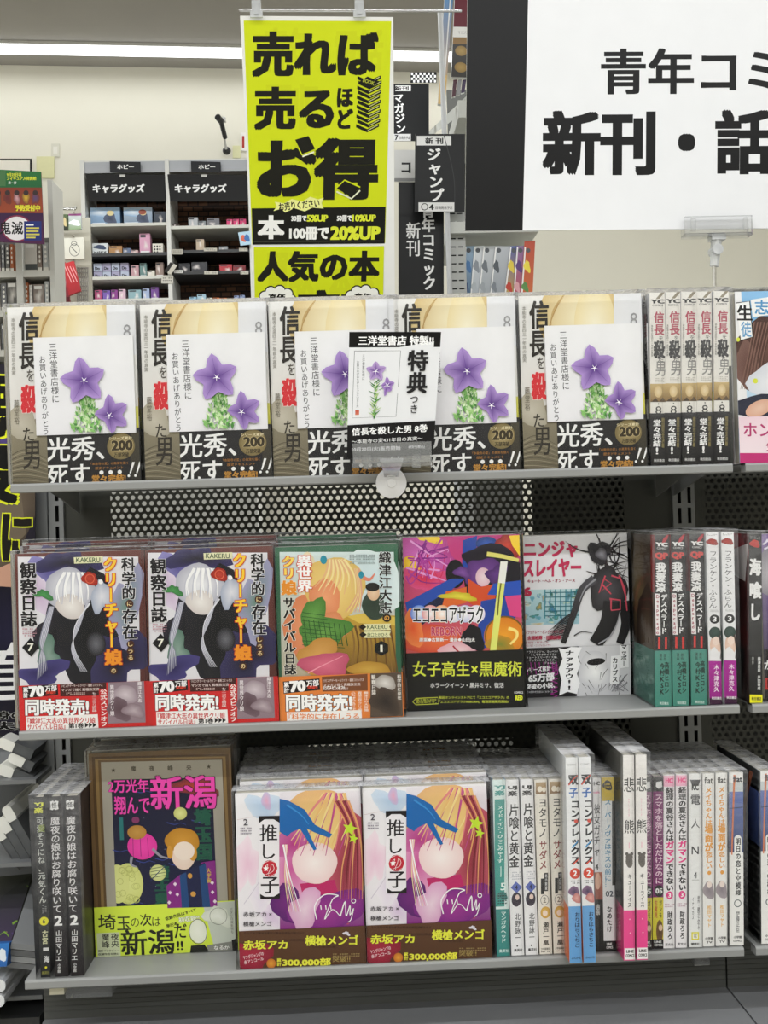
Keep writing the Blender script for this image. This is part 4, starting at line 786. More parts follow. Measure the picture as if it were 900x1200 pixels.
for k in range(3): GILT.place(['larger comic with gilt frame print, magenta title and yellow-green band, front copy', 'gilt framed large comic, second copy, just behind the front one', 'gilt framed large comic, rearmost copy on the lowest shelf'][k], (X(112.5, 1118, .05)+GILT.w/2, .05+k*.0203, SH[3]+[0, .001, .004][k]), (0, -.008, 0), 'gilt framed large comics', skip=() if k < 3 else ())
# white cover with a brown band
b = Book(.1285, .1795, .0155, spine='#e9e4ea', edge='#e4e2e4'); q = ((65, 262), (703, 240), (90, 1145)); A = b.front(*q)
A.full('#f4f2f5', '#efeaf0'); A.blob(215, 330, 75, 80, '#b8d0ea', '#d3e1f1', wob=.5, seed=3); A.blob(225, 300, 22, 50, '#e3a9c4', '#c9bfe0', wob=.3); A.blob(130, 620, 60, 150, '#f0c9de', '#f6e6ef', wob=.5, seed=4); A.blob(200, 760, 60, 120, '#eadff0', '#f4eff5', wob=.5, seed=5); A.blob(250, 880, 60, 50, '#e0c9e6', '#efe4f1', wob=.5, seed=6)
A.line([(110, 820), (180, 720), (215, 640)], 3, '#cfc6d6', 1); A.line([(75, 395), (180, 375)], 2, '#d9c6c6', 1)
A.rect(292, 252, 760, 950, '#efeaf0', '#8a2a86')
A.blob(500, 470, 215, 225, '#f4dc8c', '#e9b87c', wob=.1, seed=2, n=30); A.blob(640, 640, 95, 260, '#8f3440', '#c2566a', wob=.25, seed=5); A.blob(350, 640, 80, 210, '#cf5aa0', '#e8a8cc', wob=.25, seed=7); A.blob(360, 520, 80, 90, '#b83a86', '#d070aa', wob=.3, seed=8)
A.blob(330, 820, 70, 110, '#7a2a80', '#5f2070', wob=.3); A.poly([(395, 720), (570, 700), (600, 800), (420, 830)], '#c22a6a'); A.blob(540, 860, 190, 110, '#a83a98', '#7f2a86', wob=.35, seed=11); A.blob(420, 850, 70, 110, '#f2dbe8', '#e0aad0', wob=.4, seed=12)
A.blob(470, 615, 112, 108, '#fbf3f0', '#f3d9d8', wob=.06, seed=3, n=28)
for k in range(18): A.line([(520+k*6, 262), (440+k*14-(k % 3)*16, 380), (350+k*16, 500+(k % 4)*26)], 15, ['#f6e09a', '#eec27c', '#e58a8a', '#c2508f'][k % 4], 3)
for k in range(9): A.line([(570+k*9, 300), (640+k*7, 450), (610+k*13, 640), (600+k*14, 800)], 12, ['#e8a870', '#a03a4a', '#7c2836', '#c2606a'][k % 4], 3)
for k in range(6): A.line([(330-k*4, 520), (318+k*5, 680), (340+k*12, 860)], 9, ['#f6e0b0', '#e89aba', '#ffffff'][k % 3], 2)
A.poly([(292, 288), (340, 300), (420, 345), (470, 420), (560, 470), (545, 488), (470, 460), (430, 440), (480, 545), (465, 550), (395, 440), (350, 460), (330, 480), (292, 455)], '#1d6cb6'); A.line([(330, 320), (400, 370), (440, 420)], 10, '#3a92d8', 3)
for (x, y, s_) in ((650, 442, 40), (668, 492, 27)):
    A.poly([(x+s_*(1 if k % 2 == 0 else .45)*math.sin(k*PI/5+.25), y-s_*(1 if k % 2 == 0 else .45)*math.cos(k*PI/5+.25)) for k in range(10)], '#c9ea3a')
A.line([(480, 900), (470, 830), (520, 775), (590, 780), (560, 800), (520, 900), (560, 850), (600, 885)], 6, '#ffffff', 4); A.line([(600, 885), (625, 810), (630, 885), (650, 830), (650, 880), (668, 845), (655, 900), (640, 915)], 6, '#ffffff', 4); A.ring(668, 808, 12, 4, '#ffffff')
for k in range(3): A.line([(500+k*25, 828), (500+k*25+3, 850)], 5, '#ffffff')
A.rect(185, 378, 290, 792, '#f4f1f5'); A.poly([(185, 376), (292, 374), (292, 410), (262, 392), (215, 392), (186, 412)], '#1a1518'); A.poly([(192, 768), (215, 782), (262, 782), (292, 764), (292, 792), (193, 794)], '#1a1518')
A.text('推', 190, 418, 90, 86, '#1f1a1f', .01); A.text('し', 206, 516, 62, 76, '#1f1a1f', .01); A.blob(240, 640, 40, 42, '#c8283c', '#b81f34'); A.text('の', 200, 600, 80, 78, '#c8283c', .04, out='#ffffff', ow=.02); A.poly([(222+16*(1 if k % 2 == 0 else .45)*math.sin(k*PI/5), 640-16*(1 if k % 2 == 0 else .45)*math.cos(k*PI/5)) for k in range(10)], '#ffffff'); A.text('子', 196, 682, 92, 84, '#1f1a1f', .01)
A.text('2', 108, 390, 23, 32, '#4a4550', .01); A.scribble(92, 430, 58, 40, '#9a94a0', 3, 3, 7)
A.text('赤坂アカ ×', 106, 858, 145, 25, '#3a343a', .01); A.text('横槍メンゴ', 106, 906, 145, 25, '#3a343a', .01)
b.band(.785, '#5a3a26', spcol='#5a3a26'); A = b.obi_front(*q); A.full('#61402b', '#553722')
for k in range(7): A.text(['その才能が輝き出す', '二つ目の物語が動く', 'あの日の約束を胸に'][k % 3], 110+(k*173) % 430, 958+(k*37) % 110, 130, 13, '#40291a', .02)
A.blob(150, 1080, 85, 90, '#b02a44', '#8f2036', wob=.5, seed=3); A.text('赤坂アカ', 106, 1000, 226, 48, '#eef04a', .035, out='#4a2a1a', ow=.02); A.text('横槍メンゴ', 420, 978, 272, 54, '#eef04a', .035, out='#4a2a1a', ow=.02)
A.text('ヤングジャンプの', 105, 1068, 105, 20, '#f6dfe4', .02, ang=-.2); A.text('赤アンコール', 110, 1092, 100, 20, '#f6dfe4', .02, ang=-.2); A.blob(248, 1118, 24, 24, '#e8a83a', '#c8702a'); A.text('累計', 276, 1092, 24, 40, '#f2ef4a', .03, vert=True); A.text('300,000部', 304, 1092, 248, 44, '#f2ef4a', .04, out='#4a2a1a', ow=.02)
A.text('突破!!', 560, 1088, 90, 26, '#b09a5a', .01); A.blob(632, 970, 13, 12, '#e8e4f0', wob=.8); A.scribble(560, 1070, 140, 20, '#a08a5a', 2, 4, 12)
b.finish(); STAR = b
for i, (x0, yb, wh) in enumerate([(281.5, 1137, 'left stack'), (430.5, 1130, 'right stack, beside the teal spine')]):
    for k in range(9):
        STAR.place(f'white comic with brown band, {"front" if k == 0 else ["", "second", "third", "fourth", "fifth", "sixth", "seventh", "eighth", "rearmost"][k]} copy of the {wh}', (X(x0, yb, .004)+STAR.w/2+[0, .003, .001, .002, 0, .002, .001, .003, 0][k], .004+k*.0196, SH[3]+(0 if k == 0 else [.006, .007, .005][k % 3])), (0, .0, 0), 'white comics with brown bands on the lowest shelf')
# spines from the teal one to the right end
def four(x, y): return (560+x/4, 850+y/4)
YB, YT = 1120, 911
q = ((68, 250), (125, 250), (90, 1085)); b, A = spine_book(.126, .1825, .0135, q, '#dff0ee', cover='#7a9ab0')
A.text('YJ', 74, 276, 50, 22, '#3a9a94', .05); A.text('楽', 78, 300, 44, 26, '#3a9a94', .05); A.rect(78, 342, 122, 850, '#3a9c92'); A.text('メイド・イン・ひっこみゅ〜ず', 90, 372, 26, 272, '#e8f8f4', .015, vert=True); A.rect(104, 660, 108, 710, '#c8eae4'); A.text('5', 104, 738, 26, 36, '#e8f8f4', .02); A.blob(112, 800, 22, 22, '#2c6a66', '#4a8a86', wob=.3); A.scribble(92, 782, 40, 60, '#1f4a48', 5, 3, 5)
A.rect(60, 862, 170, 1100, '#3f8f8a'); A.text('マンガタヘッド', 106, 872, 24, 150, '#dff2ee', .02, vert=True); A.text('集英社', 100, 1052, 40, 16, '#dff2ee', .02); b.finish()
spine_out(b, 'teal and pale green spine, first upright comic right of the brown banded stacks', 582.5, 577, 1121, 912.5, 3)
q = ((130, 248), (192, 248), (158, 1080)); b, A = spine_book(.126, .182, .0132, q, '#f2f1f3', cover='#dcdce0')
A.text('UJ', 140, 276, 46, 22, '#1a1a1a', .06); A.text('楽', 140, 300, 46, 26, '#1a1a1a', .05); A.text('片喰と黄金', 146, 360, 50, 306, '#1a1a1c', .02, vert=True); A.scribble(160, 682, 44, 42, '#bdbdc6', 4, 5, 5); A.poly([(180, 730), (210, 758), (184, 786), (154, 758)], '#5a6ab8'); A.text('4', 175, 746, 13, 24, '#1a1a2a', .02)
A.blob(182, 815, 24, 34, '#2a2230', '#3a3040'); A.blob(186, 805, 10, 13, '#e8cfc4'); A.text('北野詠一', 174, 880, 28, 132, '#2a2a2e', .01, vert=True); A.blob(186, 1035, 4, 4, '#333333', n=8); A.text('集英社', 170, 1048, 42, 14, '#2a2a2a', .02); b.finish()
for i, (x, xt) in enumerate([(599.5, 592.5), (616, 609.5)]): spine_out(b, f'white spine with bold black title and blue diamond, {["next to the teal spine", "next to the cream spines"][i]}', x, xt, 1120-i, 912, 3, group='white spines with blue diamonds')
q = ((265, 250), (325, 250), (290, 1073)); b, A = spine_book(.126, .181, .013, q, '#f1ebe0', cover='#d9d0c0')
A.rect(272, 262, 322, 318, '#b89a6a', '#8a6a48'); A.blob(292, 295, 12, 14, '#f0e6d4'); A.blob(312, 298, 10, 12, '#f0e6d4'); A.text('ヨタモノ', 284, 335, 42, 190, '#2e2822', .015, vert=True); A.text('サダメ', 288, 535, 38, 140, '#8a2a2a', .02, vert=True); A.rect(312, 690, 330, 776, '#222222'); A.rect(296, 716, 311, 790, '#222222'); A.text('北の剣豪', 316, 694, 11, 78, '#e8e8e8', .01, vert=True)
A.ring(314, 818, 20, 2, '#5a5a5a', ry=24); A.text('2', 307, 804, 14, 26, '#5a4a3a'); A.blob(318, 876, 24, 28, '#e8c46a', '#d8a84a'); A.blob(316, 880, 12, 14, '#f6e0d0'); A.text('瀬戸一凰', 306, 920, 28, 112, '#2a2622', .02, vert=True); A.text('少年画報社', 296, 1042, 44, 11, '#4a4640', .01); A.scribble(296, 1056, 44, 10, '#6a665e', 1, 3, 6); b.finish()
for i, (x, xt) in enumerate([(632.5, 626), (649, 642.5)]): spine_out(b, f'cream spine with black and red title and small gold haired portrait, {["left of the two", "right of the two"][i]}', x, xt, 1118, 912, 3, group='cream spines with gold portraits')
# taller white spines with a blue foot
q = ((410, 130), (465, 130), (430, 1108)); b, A = spine_book(.146, .2085, .0124, q, '#f1f2f4', cover='#e4e7ea'); A2 = b.front((0, 0), (100, 0), (0, 100)); A2.blob(60, 70, 40, 30, '#f2a08a', '#e4e7ea'); A2.blob(40, 20, 30, 14, '#9ab4d8', '#e4e7ea', wob=.5); A2.rect(0, 73, 100, 100, '#e8784a')
A.text('COMIC', 420, 160, 40, 10, '#9a9a9a', .01); A.text('双', 422, 212, 46, 50, '#1f2024', .05); A.text('子', 426, 275, 40, 48, '#2f6ab8', .04); A.text('コンプレックス', 434, 330, 42, 312, '#1d1e24', .05, vert=True); A.line([(424, 262), (440, 240), (464, 216)], 6, '#e0442a', 4); A.blob(458, 434, 9, 9, '#e0442a'); A.line([(440, 560), (466, 530)], 7, '#3a9ad8', 4); A.line([(444, 640), (474, 610)], 7, '#e0442a', 4)
A.blob(454, 682, 24, 26, '#d8432a'); A.text('2', 445, 668, 18, 28, '#ffffff', .03); A.scribble(434, 714, 42, 20, '#6a6a6a', 2, 5, 6); A.blob(450, 768, 22, 28, '#4a3a5a', '#8a6a8a', wob=.3); A.blob(462, 800, 18, 26, '#e8b0a4', '#c87a7a', wob=.3); A.rect(400, 838, 500, 1120, '#6aa6dc'); A.text('おりはらさちこ', 452, 866, 24, 170, '#1c2a4a', .025, vert=True); A.text('ぶんか社', 438, 1078, 42, 12, '#1c2a4a', .02); b.finish()
for i, (x, xt) in enumerate([(667.5, 662.5), (684, 677.5)]): spine_out(b, f'tall white spine with sky blue foot, {["left of the pair, cover showing", "right of the pair"][i]}', x, xt, 1127, 882, 3, Y=-.02, group='tall white spines with blue feet')
q = ((530, 230), (575, 230), (550, 1055)); b, A = spine_book(.126, .1805, .0082, q, '#f0eef0', cover='#d8d0d4')
A.text('HC', 535, 246, 36, 20, '#1a1a1a', .06); A.text('mobile', 534, 292, 36, 12, '#e85a9a', .02); A.text('彼女ガチャ', 536, 352, 38, 250, '#3a3a40', .01, vert=True); A.text('4', 545, 638, 18, 30, '#2a2a2a', .03); A.rect(540, 678, 600, 808, '#b8705a', '#a05848'); A.blob(560, 720, 16, 40, '#e8b8a0'); A.rect(540, 808, 600, 1060, '#1c1a1c'); A.text('吉宗', 550, 828, 22, 54, '#e8e8e8', .03, vert=True); b.finish()
spine_out(b, 'narrow white spine with grey title, squeezed beside the sky blue feet', 698.5, 694.5, 1114, 908, 3)
q = ((577, 228), (640, 228), (585, 1052)); b, A = spine_book(.126, .1805, .0132, q, '#f1f2f3', cover='#c8ccd0')
A.rect(570, 220, 660, 340, '#d3b62e'); A.blob(608, 266, 21, 26, '#1c1c1c', wob=.3); A.text('LINE', 594, 256, 28, 9, '#d3b62e', .04); A.text('COMICS', 592, 270, 32, 8, '#d3b62e', .03); A.text('スーパーノヴァはキスの前に…', 592, 330, 34, 420, '#5a9ac0', .02, vert=True); A.rect(630, 340, 646, 740, '#4a4a48'); A.text('02', 597, 766, 38, 28, '#2a3a4a', .02); A.text('なめたけ', 602, 838, 28, 124, '#1c1c20', .03, vert=True); A.rect(570, 1003, 670, 1060, '#1a1a1a'); A.text('LINE', 602, 1012, 26, 12, '#f0f0f0', .04); A.text('COMICS', 600, 1028, 32, 12, '#f0f0f0', .03); b.finish()
spine_out(b, 'white spine with mustard top and pale blue title, left of the tall pink footed pair', 707, 704.5, 1113, 907, 3)
q = ((680, 125), (730, 125), (683, 1100)); b, A = spine_book(.148, .2085, .0113, q, '#f4f1ee', cover='#8a8a80'); A2 = b.front((0, 0), (100, 0), (0, 100)); A2.full('#b9b8b2', '#77766e'); A2.blob(90, 30, 55, 30, '#5a584e', '#6a685e', n=24); A2.rect(0, 75, 100, 100, '#e83a86')
A.text('悲', 684, 232, 46, 68, '#2e2e2e', .01); A.text('熊', 686, 432, 44, 66, '#2e2e2e', .01); A.text('かなしくまくま', 702, 330, 9, 86, '#e8a0b8', vert=True); A.rect(706, 540, 709, 568, '#f0a8c0')
A.blob(708, 628, 15, 34, '#5a5550', '#6d6862', wob=.1); A.blob(697, 594, 7, 8, '#5a5550'); A.blob(719, 594, 7, 8, '#5a5550'); A.blob(708, 610, 16, 17, '#5f5a55')
A.text('キューライス', 700, 688, 20, 162, '#2e2e2e', .015, vert=True); A.rect(670, 862, 760, 1110, '#ee4a94'); A.blob(710, 905, 3, 3, '#ffd0e0', n=8); A.blob(712, 970, 3, 3, '#ffd0e0', n=8); A.rect(686, 1042, 734, 1096, '#f6f4f4'); A.text('LINE', 694, 1050, 34, 14, '#222222', .05); A.text('COMICS', 692, 1070, 38, 14, '#222222', .04); b.finish()
for i, (x, xt) in enumerate([(731, 730), (746, 744.5)]): spine_out(b, f'tall cream spine with bear and pink foot, {["left one, its grey cover showing", "right one, beside the purple spines"][i]}', x, xt, 1125, 881, 3, Y=-.02, group='tall spines with pink feet')
def z2(x, y): return (740+x/3.75, 840+y/3.75)
q = ((95, 245), (138, 245), (92, 1008)); b, A = spine_book(.126, .1795, .0113, q, '#7a1a66', cover='#5a1450')
A.rect(80, 240, 150, 312, '#19161a'); A.poly([(108, 270), (130, 266), (132, 292), (118, 300), (106, 290)], '#f2f2f2'); A.text('スマホを落としただけなのに', 102, 322, 32, 400, '#f2d0e4', .02, vert=True); A.blob(118, 752, 19, 26, '#19161a'); A.text('05', 104, 740, 28, 24, '#f4f4f4', .04); A.rect(80, 780, 150, 1012, '#d8cc3a'); A.text('志駕晃', 100, 792, 12, 80, '#b83a2a', .02, vert=True); A.text('ガンモ', 118, 792, 12, 80, '#2a2a1a', .02, vert=True); A.blob(120, 930, 14, 50, '#5a4028', '#7a5a34'); A.blob(124, 915, 8, 14, '#e8c8a8'); A.rect(80, 965, 150, 1012, '#19161a'); A.text('LINE', 98, 972, 30, 10, '#f0f0f0', .03); A.text('COMICS', 98, 986, 34, 10, '#f0f0f0', .02); b.finish()
for i, (x, xt) in enumerate([(750.5+.8, 750.5+.8), (764.7, 765)]): spine_out(b, f'purple spine with black top and yellow foot, {["left copy, half hidden", "right copy, fully in view"][i]}', x, xt, 1110, 905, 3, group='purple spines with yellow feet')
q = ((140, 235), (190, 235), (140, 1005)); b, A = spine_book(.126, .1808, .0118, q, '#f3f0f3', cover='#e8e4e8')
A.rect(140, 240, 192, 288, '#f4b8d0'); A.text('HC', 150, 250, 34, 22, '#e83a86', .07); A.text('経理の夏谷さんは', 152, 290, 34, 240, '#1f1a1f', .04, vert=True); A.text('ガマン', 150, 530, 38, 100, '#e8348a', .06, vert=True); A.text('できない', 152, 628, 34, 124, '#1f1a1f', .04, vert=True); A.blob(168, 770, 15, 18, '#e8348a'); A.text('3', 162, 760, 12, 20, '#ffffff', .03); A.scribble(146, 805, 44, 20, '#c8a8b8', 2, 3, 6); A.text('財政ろろ', 158, 840, 22, 126, '#1f1a1f', .03, vert=True); A.text('芳文社', 148, 982, 38, 12, '#3a343a', .02); b.finish()
for i, (x, xt) in enumerate([(777.2, 777), (791.8, 791.8)]): spine_out(b, f'white spine with heavy black and pink lettering, {["next to the purple spine", "next to the thin lettered grey spine"][i]}', x, xt, 1108, 902.7, 3, group='white spines with pink lettering')
q = ((250, 235), (310, 235), (254, 1002)); b, A = spine_book(.126, .1808, .0133, q, '#eff0f0', cover='#dcdcdc')
A.poly([(256, 262), (306, 262), (296, 290), (266, 290)], '#4a4a4c'); A.text('KC', 264, 280, 34, 30, '#2a2a2c', .05); A.text('電', 260, 328, 44, 46, '#4a4a4e', .03); A.text('人', 262, 435, 40, 42, '#4a4a4e'); A.text('N', 264, 556, 34, 36, '#3a3a3e', .01); A.text('4', 274, 670, 16, 28, '#4a4a4e', .01); A.rect(266, 704, 300, 706, '#9a9a9a'); A.text('原作・鍵空とみやき', 292, 775, 11, 150, '#4a4a4e', .01, vert=True); A.text('イナベカズ', 266, 780, 10, 100, '#4a4a4e', .01, vert=True); A.rect(264, 935, 300, 970, '#e8e04a'); A.rect(270, 941, 294, 964, '#f4f4ea'); A.text('電', 274, 944, 16, 17, '#8a8030'); A.text('講談社', 262, 982, 40, 12, '#3a3a3a', .02); b.finish()
spine_out(b, 'pale grey spine with thin widely spaced title and yellow square at its foot', 807.7, 807, 1106, 902, 3)
q = ((370, 230), (424, 230), (370, 992)); b, A = spine_book(.126, .1805, .0122, q, '#f2f1ef', cover='#e2e2e0')
A.text('flat', 378, 246, 40, 30, '#3a3634', .03); A.text('メイちゃんは', 382, 290, 32, 170, '#e8a03a', .03, vert=True); A.text('場面が', 380, 455, 36, 120, '#e8a03a', .05, vert=True); A.text('恋しい', 384, 575, 30, 76, '#e8a03a', .03, vert=True); A.blob(400, 668, 9, 9, '#e8a03a'); A.blob(398, 745, 24, 42, '#8a8088', '#a89ea4', wob=.25); A.blob(400, 720, 12, 15, '#f0e0d8'); A.text('松田マヤト', 390, 810, 20, 98, '#eec078', .03, vert=True); A.text('小学館', 380, 950, 38, 12, '#3a3634', .03); A.text('TV', 385, 968, 28, 10, '#3a3634', .02); b.finish()
for i, (x, xt) in enumerate([(823.6, 823.2), (838.7, 838.4)]): spine_out(b, f'white spine with orange rounded title, {["left of the two", "right of the two"][i]}', x, xt, 1105, 901, 3, group='white spines with orange titles')
q = ((427, 225), (492, 225), (430, 992)); b, A = spine_book(.128, .1802, .0148, q, '#f0efed', cover='#dcdedf'); A2 = b.front((500, 225), (568, 225), (500, 985)); A2.full('#c8d2d8', '#e4e4e4'); A2.rect(500, 320, 568, 560, '#4a5fa0', '#32426e'); A2.line([(555, 250), (545, 420), (540, 620)], 5, '#c8704a'); A2.text('明日の', 508, 660, 50, 290, '#1c1c20', .03, vert=True)
A.rect(425, 270, 500, 310, '#cfd6d8'); A.rect(425, 310, 500, 580, '#5a72b8', '#32406a'); A.line([(452, 235), (446, 400), (440, 590)], 10, '#d87a4a', 6); A.line([(425, 385), (500, 378)], 3, '#222a3a', smooth=False); A.text('flat', 445, 240, 44, 28, '#2c3038', .04)
A.blob(468, 520, 17, 17, '#f4f4f2'); A.rect(451, 518, 485, 790, '#f4f4f2'); A.text('明日の恋と空模様', 456, 515, 26, 262, '#1f2024', .03, vert=True); A.rect(425, 770, 500, 1000, '#f2f1ef'); A.ring(467, 806, 17, 4, '#5a6468'); A.text('伊藤正臣', 460, 838, 16, 98, '#3a3c40', .01, vert=True); A.text('小学館', 448, 950, 38, 12, '#2c2c2c', .03); A.text('COMICS', 446, 968, 42, 9, '#2c2c2c', .02); b.finish()
spine_out(b, 'white and navy spine with rounded title tag, right end of the lowest shelf', 855, 854.2, 1104.5, 900, 3, group='white and navy spines with title tags')
spine_out(b, 'white and navy spine with large title on its cover side, in the right-hand bay', 892.3, 891, 1103, 899, 3, group='white and navy spines with title tags')

# ------------------------------------------------------------------ signs
def quad_thing(name, label, cat, P, th=.0015, col='#ffffff', mat='print', part='sheet', frame=None, group=None, edge=None):
    """flat sheet between four 3D corners TL TR BL BR; returns thing, mesh builder, art"""
    P = [Vector(p) for p in P]; o = (P[2]+P[3])/2
    t = thing(name, label, cat, o, group=group); Q = [p-o for p in P]
    n = (Q[1]-Q[0]).cross(Q[2]-Q[0]).normalized()
    if n.y > 0: n = -n
    m = M(); Bk = [p-n*th for p in Q]
    m.face([Q[2], Q[3], Q[1], Q[0]], col); m.face([Bk[0], Bk[1], Bk[3], Bk[2]], edge or col)
    for a, b in ((0, 1), (1, 3), (3, 2), (2, 0)): m.face([Q[a], Q[b], Bk[b], Bk[a]], edge or col)
    def S(u, v, l): return tuple(Q[0]*(1-u)*(1-v)+Q[1]*u*(1-v)+Q[2]*(1-u)*v+Q[3]*u*v+n*l)
    A = Art(m, S, 1, 1, *(frame or ((0, 0), (1, 0), (0, 1))))
    return t, m, A
def done(t, m, part='sheet', mat='sign'): m.build(part, mat, t); return t
def pxq(x0, y0, x1, y1, x2, y2, x3, y3, Yt, Yb=None):
    Yb = Yt if Yb is None else Yb; return [at(x0, y0, Yt), at(x1, y1, Yt), at(x2, y2, Yb), at(x3, y3, Yb)]

# bonus sign in its acrylic clip
t, m, A = quad_thing('bonus_sign', 'small black and white bonus sign standing in front of the white comics', 'sign', pxq(409.3, 389, 517, 389, 406.5, 537, 507.5, 533, -.034, -.026), .0012, '#ffffff', frame=((50, 50), (638, 50), (38, 850)))
A.full('#e2e3e6'); A.rect(30, 50, 660, 148, '#111011'); A.text('三洋堂書店 特製!!', 108, 74, 485, 62, '#f4f4f4', .03)
A.line([(84, 170), (382, 170), (364, 592), (72, 594), (84, 170)], 3, '#55555a', smooth=False)
A.text('三洋堂書店様に', 134, 192, 18, 165, '#55555a', .0, vert=True); A.text('お買いあげありがとうございました', 98, 232, 18, 298, '#55555a', .0, vert=True); A.rect(92, 545, 118, 576, '#c0523e', '#d07a64')
for k in range(46):
    rr = random.Random(k); yy = 350+k*5.1; A.line([(222+rr.uniform(-10, 10), yy+22), (222+rr.uniform(-46, 46), yy-4)], 9, rr.choice(['#3f7f3a', '#6aa050', '#a8c480', '#2f6a30', '#c8dba0']), 1.5)
A.line([(245, 420), (290, 400)], 3, '#4f7f3a')
bellflower(A, 224, 300, [(222, 236), (290, 275), (268, 358), (190, 352), (160, 280)], '#6a3f94', '#b9a0d0'); bellflower(A, 300, 392, [(295, 335), (348, 375), (330, 425), (284, 462), (262, 390)], '#5f378c', '#a98ac8')
A.text('特典', 428, 164, 136, 285, '#232224', .035, vert=True); A.text('つき', 452, 452, 60, 126, '#232224', .01, vert=True)
A.poly([(30, 640), (660, 625), (660, 870), (30, 870)], '#19181a'); A.text('信長を殺した男 8巻', 70, 652, 508, 52, '#f2f2f2', .028, ang=-.02); A.text('〜本能寺の変431年目の真実〜', 70, 728, 478, 28, '#e6e6e6', .015, ang=-.015); A.text('10月20日(火)販売開始', 72, 782, 330, 32, '#c8c8ca', .02); A.text('693円(税込)', 455, 780, 110, 28, '#c8c8ca', .01)
done(t, m)
t = thing('sign_clip', 'clear acrylic sign clip stuck to the top shelf edge by a milky suction disc', 'clip', at(458.5, 566, -.006)); o = t.location
m = M(); a = at(413, 520, -.036)-o; b_ = at(506, 548, -.036)-o; m.box(a.x, b_.x, -.034, -.0318, b_.z+.006, a.z, '#ffffff'); m.box(a.x, b_.x, -.0195, -.0175, b_.z+.006, a.z-.004, '#ffffff'); m.box(a.x-.001, b_.x+.001, -.034, -.0175, b_.z+.002, b_.z+.006, '#ffffff')
for fx in (.18, .8):
    xx = a.x+(b_.x-a.x)*fx; m.box(xx-.004, xx+.004, -.0365, -.034, b_.z, b_.z+.014, '#ffffff')
m.build('clip_bar', 'clear', t); m = M(); m.poly = None
m.face([(-.012, -.026, .024), (.012, -.026, .024), (.007, -.006, .006), (-.007, -.006, .006)], '#ffffff'); m.face([(-.012, -.024, .024), (-.007, -.004, .006), (.007, -.004, .006), (.012, -.024, .024)], '#ffffff'); m.build('clip_neck', 'clear', t)
m = M(); m.lathe((0, 0, 0), [(0, -.0075), (.0045, -.007), (.005, -.0045), (.0065, -.004), (.012, -.002), (.0156, -.0005), (.0158, .001), (0, .0012)], (0, 1, 0), '#f2f2f6', 32); m.build('suction_disc', 'plast', t)

# the big category sign and its holder
YB_ = .10
fr_ = ((206, -320), (1210, -320), (206, 528))
P = pxq(549.5, -170, 1085, -170, 545, 270.5, 1080, 266, YB_)
t, m, A = quad_thing('category_sign', 'large black and white category sign standing at the top right', 'sign', P, .002, '#f0f1f3', frame=((210, -330), (1258, -330), (206, 528)))
A.full('#dcdde0'); A.poly([(190, -340), (352, -340), (336, 540), (190, 540)], '#141415')
A.text('青年コミック', 512, 112, 640, 108, '#101011', .03); A.text('新刊・話題作', 380, 252, 790, 155, '#101011', .045)
done(t, m)
t = thing('sign_holder', 'clear acrylic holder gripping the lower edge of the large category sign', 'sign holder', at(839, 345, YB_)); o = t.location
a = at(800, 256, YB_)-o; b_ = at(879, 275, YB_)-o; m = M()
m.box(a.x, b_.x, -.008, -.0035, b_.z, a.z, '#ffffff'); m.box(a.x, b_.x, .0045, .008, b_.z, a.z, '#ffffff'); m.box(a.x, b_.x, -.008, .008, b_.z-.002, b_.z+.001, '#ffffff')
for fx in (.08, .86): m.box(a.x+(b_.x-a.x)*fx, a.x+(b_.x-a.x)*fx+.005, -.0105, -.008, b_.z+.003, a.z-.003, '#ffffff')
m.build('clip_jaw', 'clear', t)
m = M(); c0 = at(840, 276, YB_)-o; c1 = at(837, 312, YB_)-o; m.box(c0.x-.008, c0.x+.008, -.007, .007, c0.z-.006, c0.z+.001, '#ffffff'); m.tube(c0, c1, .0065, '#ffffff', 14, .005); m.tube((c0+c1)/2+Vector((0, -.009, 0)), (c0+c1)/2+Vector((0, .009, 0)), .006, '#ffffff', 14); m.build('ball_joint', 'clearw', t)
m = M(); c2 = Vector((c1.x-.004, 0, -(o.z-SH[1]))); m.tube(c1, c2, .0022, '#d8d8d8', 10); m.build('rod', 'chrome', t)
m = M(); m.box(c2.x-.02, c2.x+.02, -.018, .018, c2.z, c2.z+.003, '#e0e0e0'); m.build('foot', 'clear', t)

# yellow hanging poster
YP = .8
P = pxq(281.3, 18.5, 460.8, 20, 299.5, 400, 463, 400, YP, YP+.12)
t, m, A = quad_thing('hanging_poster', 'tall bright yellow poster with huge black lettering, hanging from a steel rail', 'poster', P, .0012, '#eeeeea', frame=((35, 58), (592, 62), (91, 1241)))
A.full('#ecece8'); YE = '#d2de1c'
A.poly([(48, 74), (586, 76), (594, 870), (78, 872)], YE)
for (tx, x, y, w, h) in (('青年', 120, 95, 180, 160), ('電話', 380, 100, 180, 150), ('回収', 130, 290, 200, 170), ('古書', 140, 520, 300, 180)): A.text(tx, x, y, w, h, '#cdd71c', .05)
A.text('売れば', 78, 108, 464, 165, '#1a1a14', .05); A.text('売る', 86, 300, 298, 160, '#1a1a14', .05); A.text('ほど', 390, 302, 64, 155, '#1a1a14', .06, vert=True)
for k in range(11):
    y = 462-k*17; dxx = (k % 2)*4-2
    A.poly([(470+dxx, y-26), (512+dxx, y-8), (512+dxx, y+4), (470+dxx, y-14)], '#1a1a14'); A.poly([(512+dxx, y-8), (556+dxx, y-28), (556+dxx, y-16), (512+dxx, y+4)], '#1a1a14'); A.line([(514+dxx, y-3), (552+dxx, y-22)], 3, '#c8ce8a', smooth=False)
A.poly([(470, 290), (505, 268), (552, 286), (512, 312)], '#1a1a14'); A.text('BOOK', 488, 280, 44, 14, '#b8bf40', .02, ang=.3)
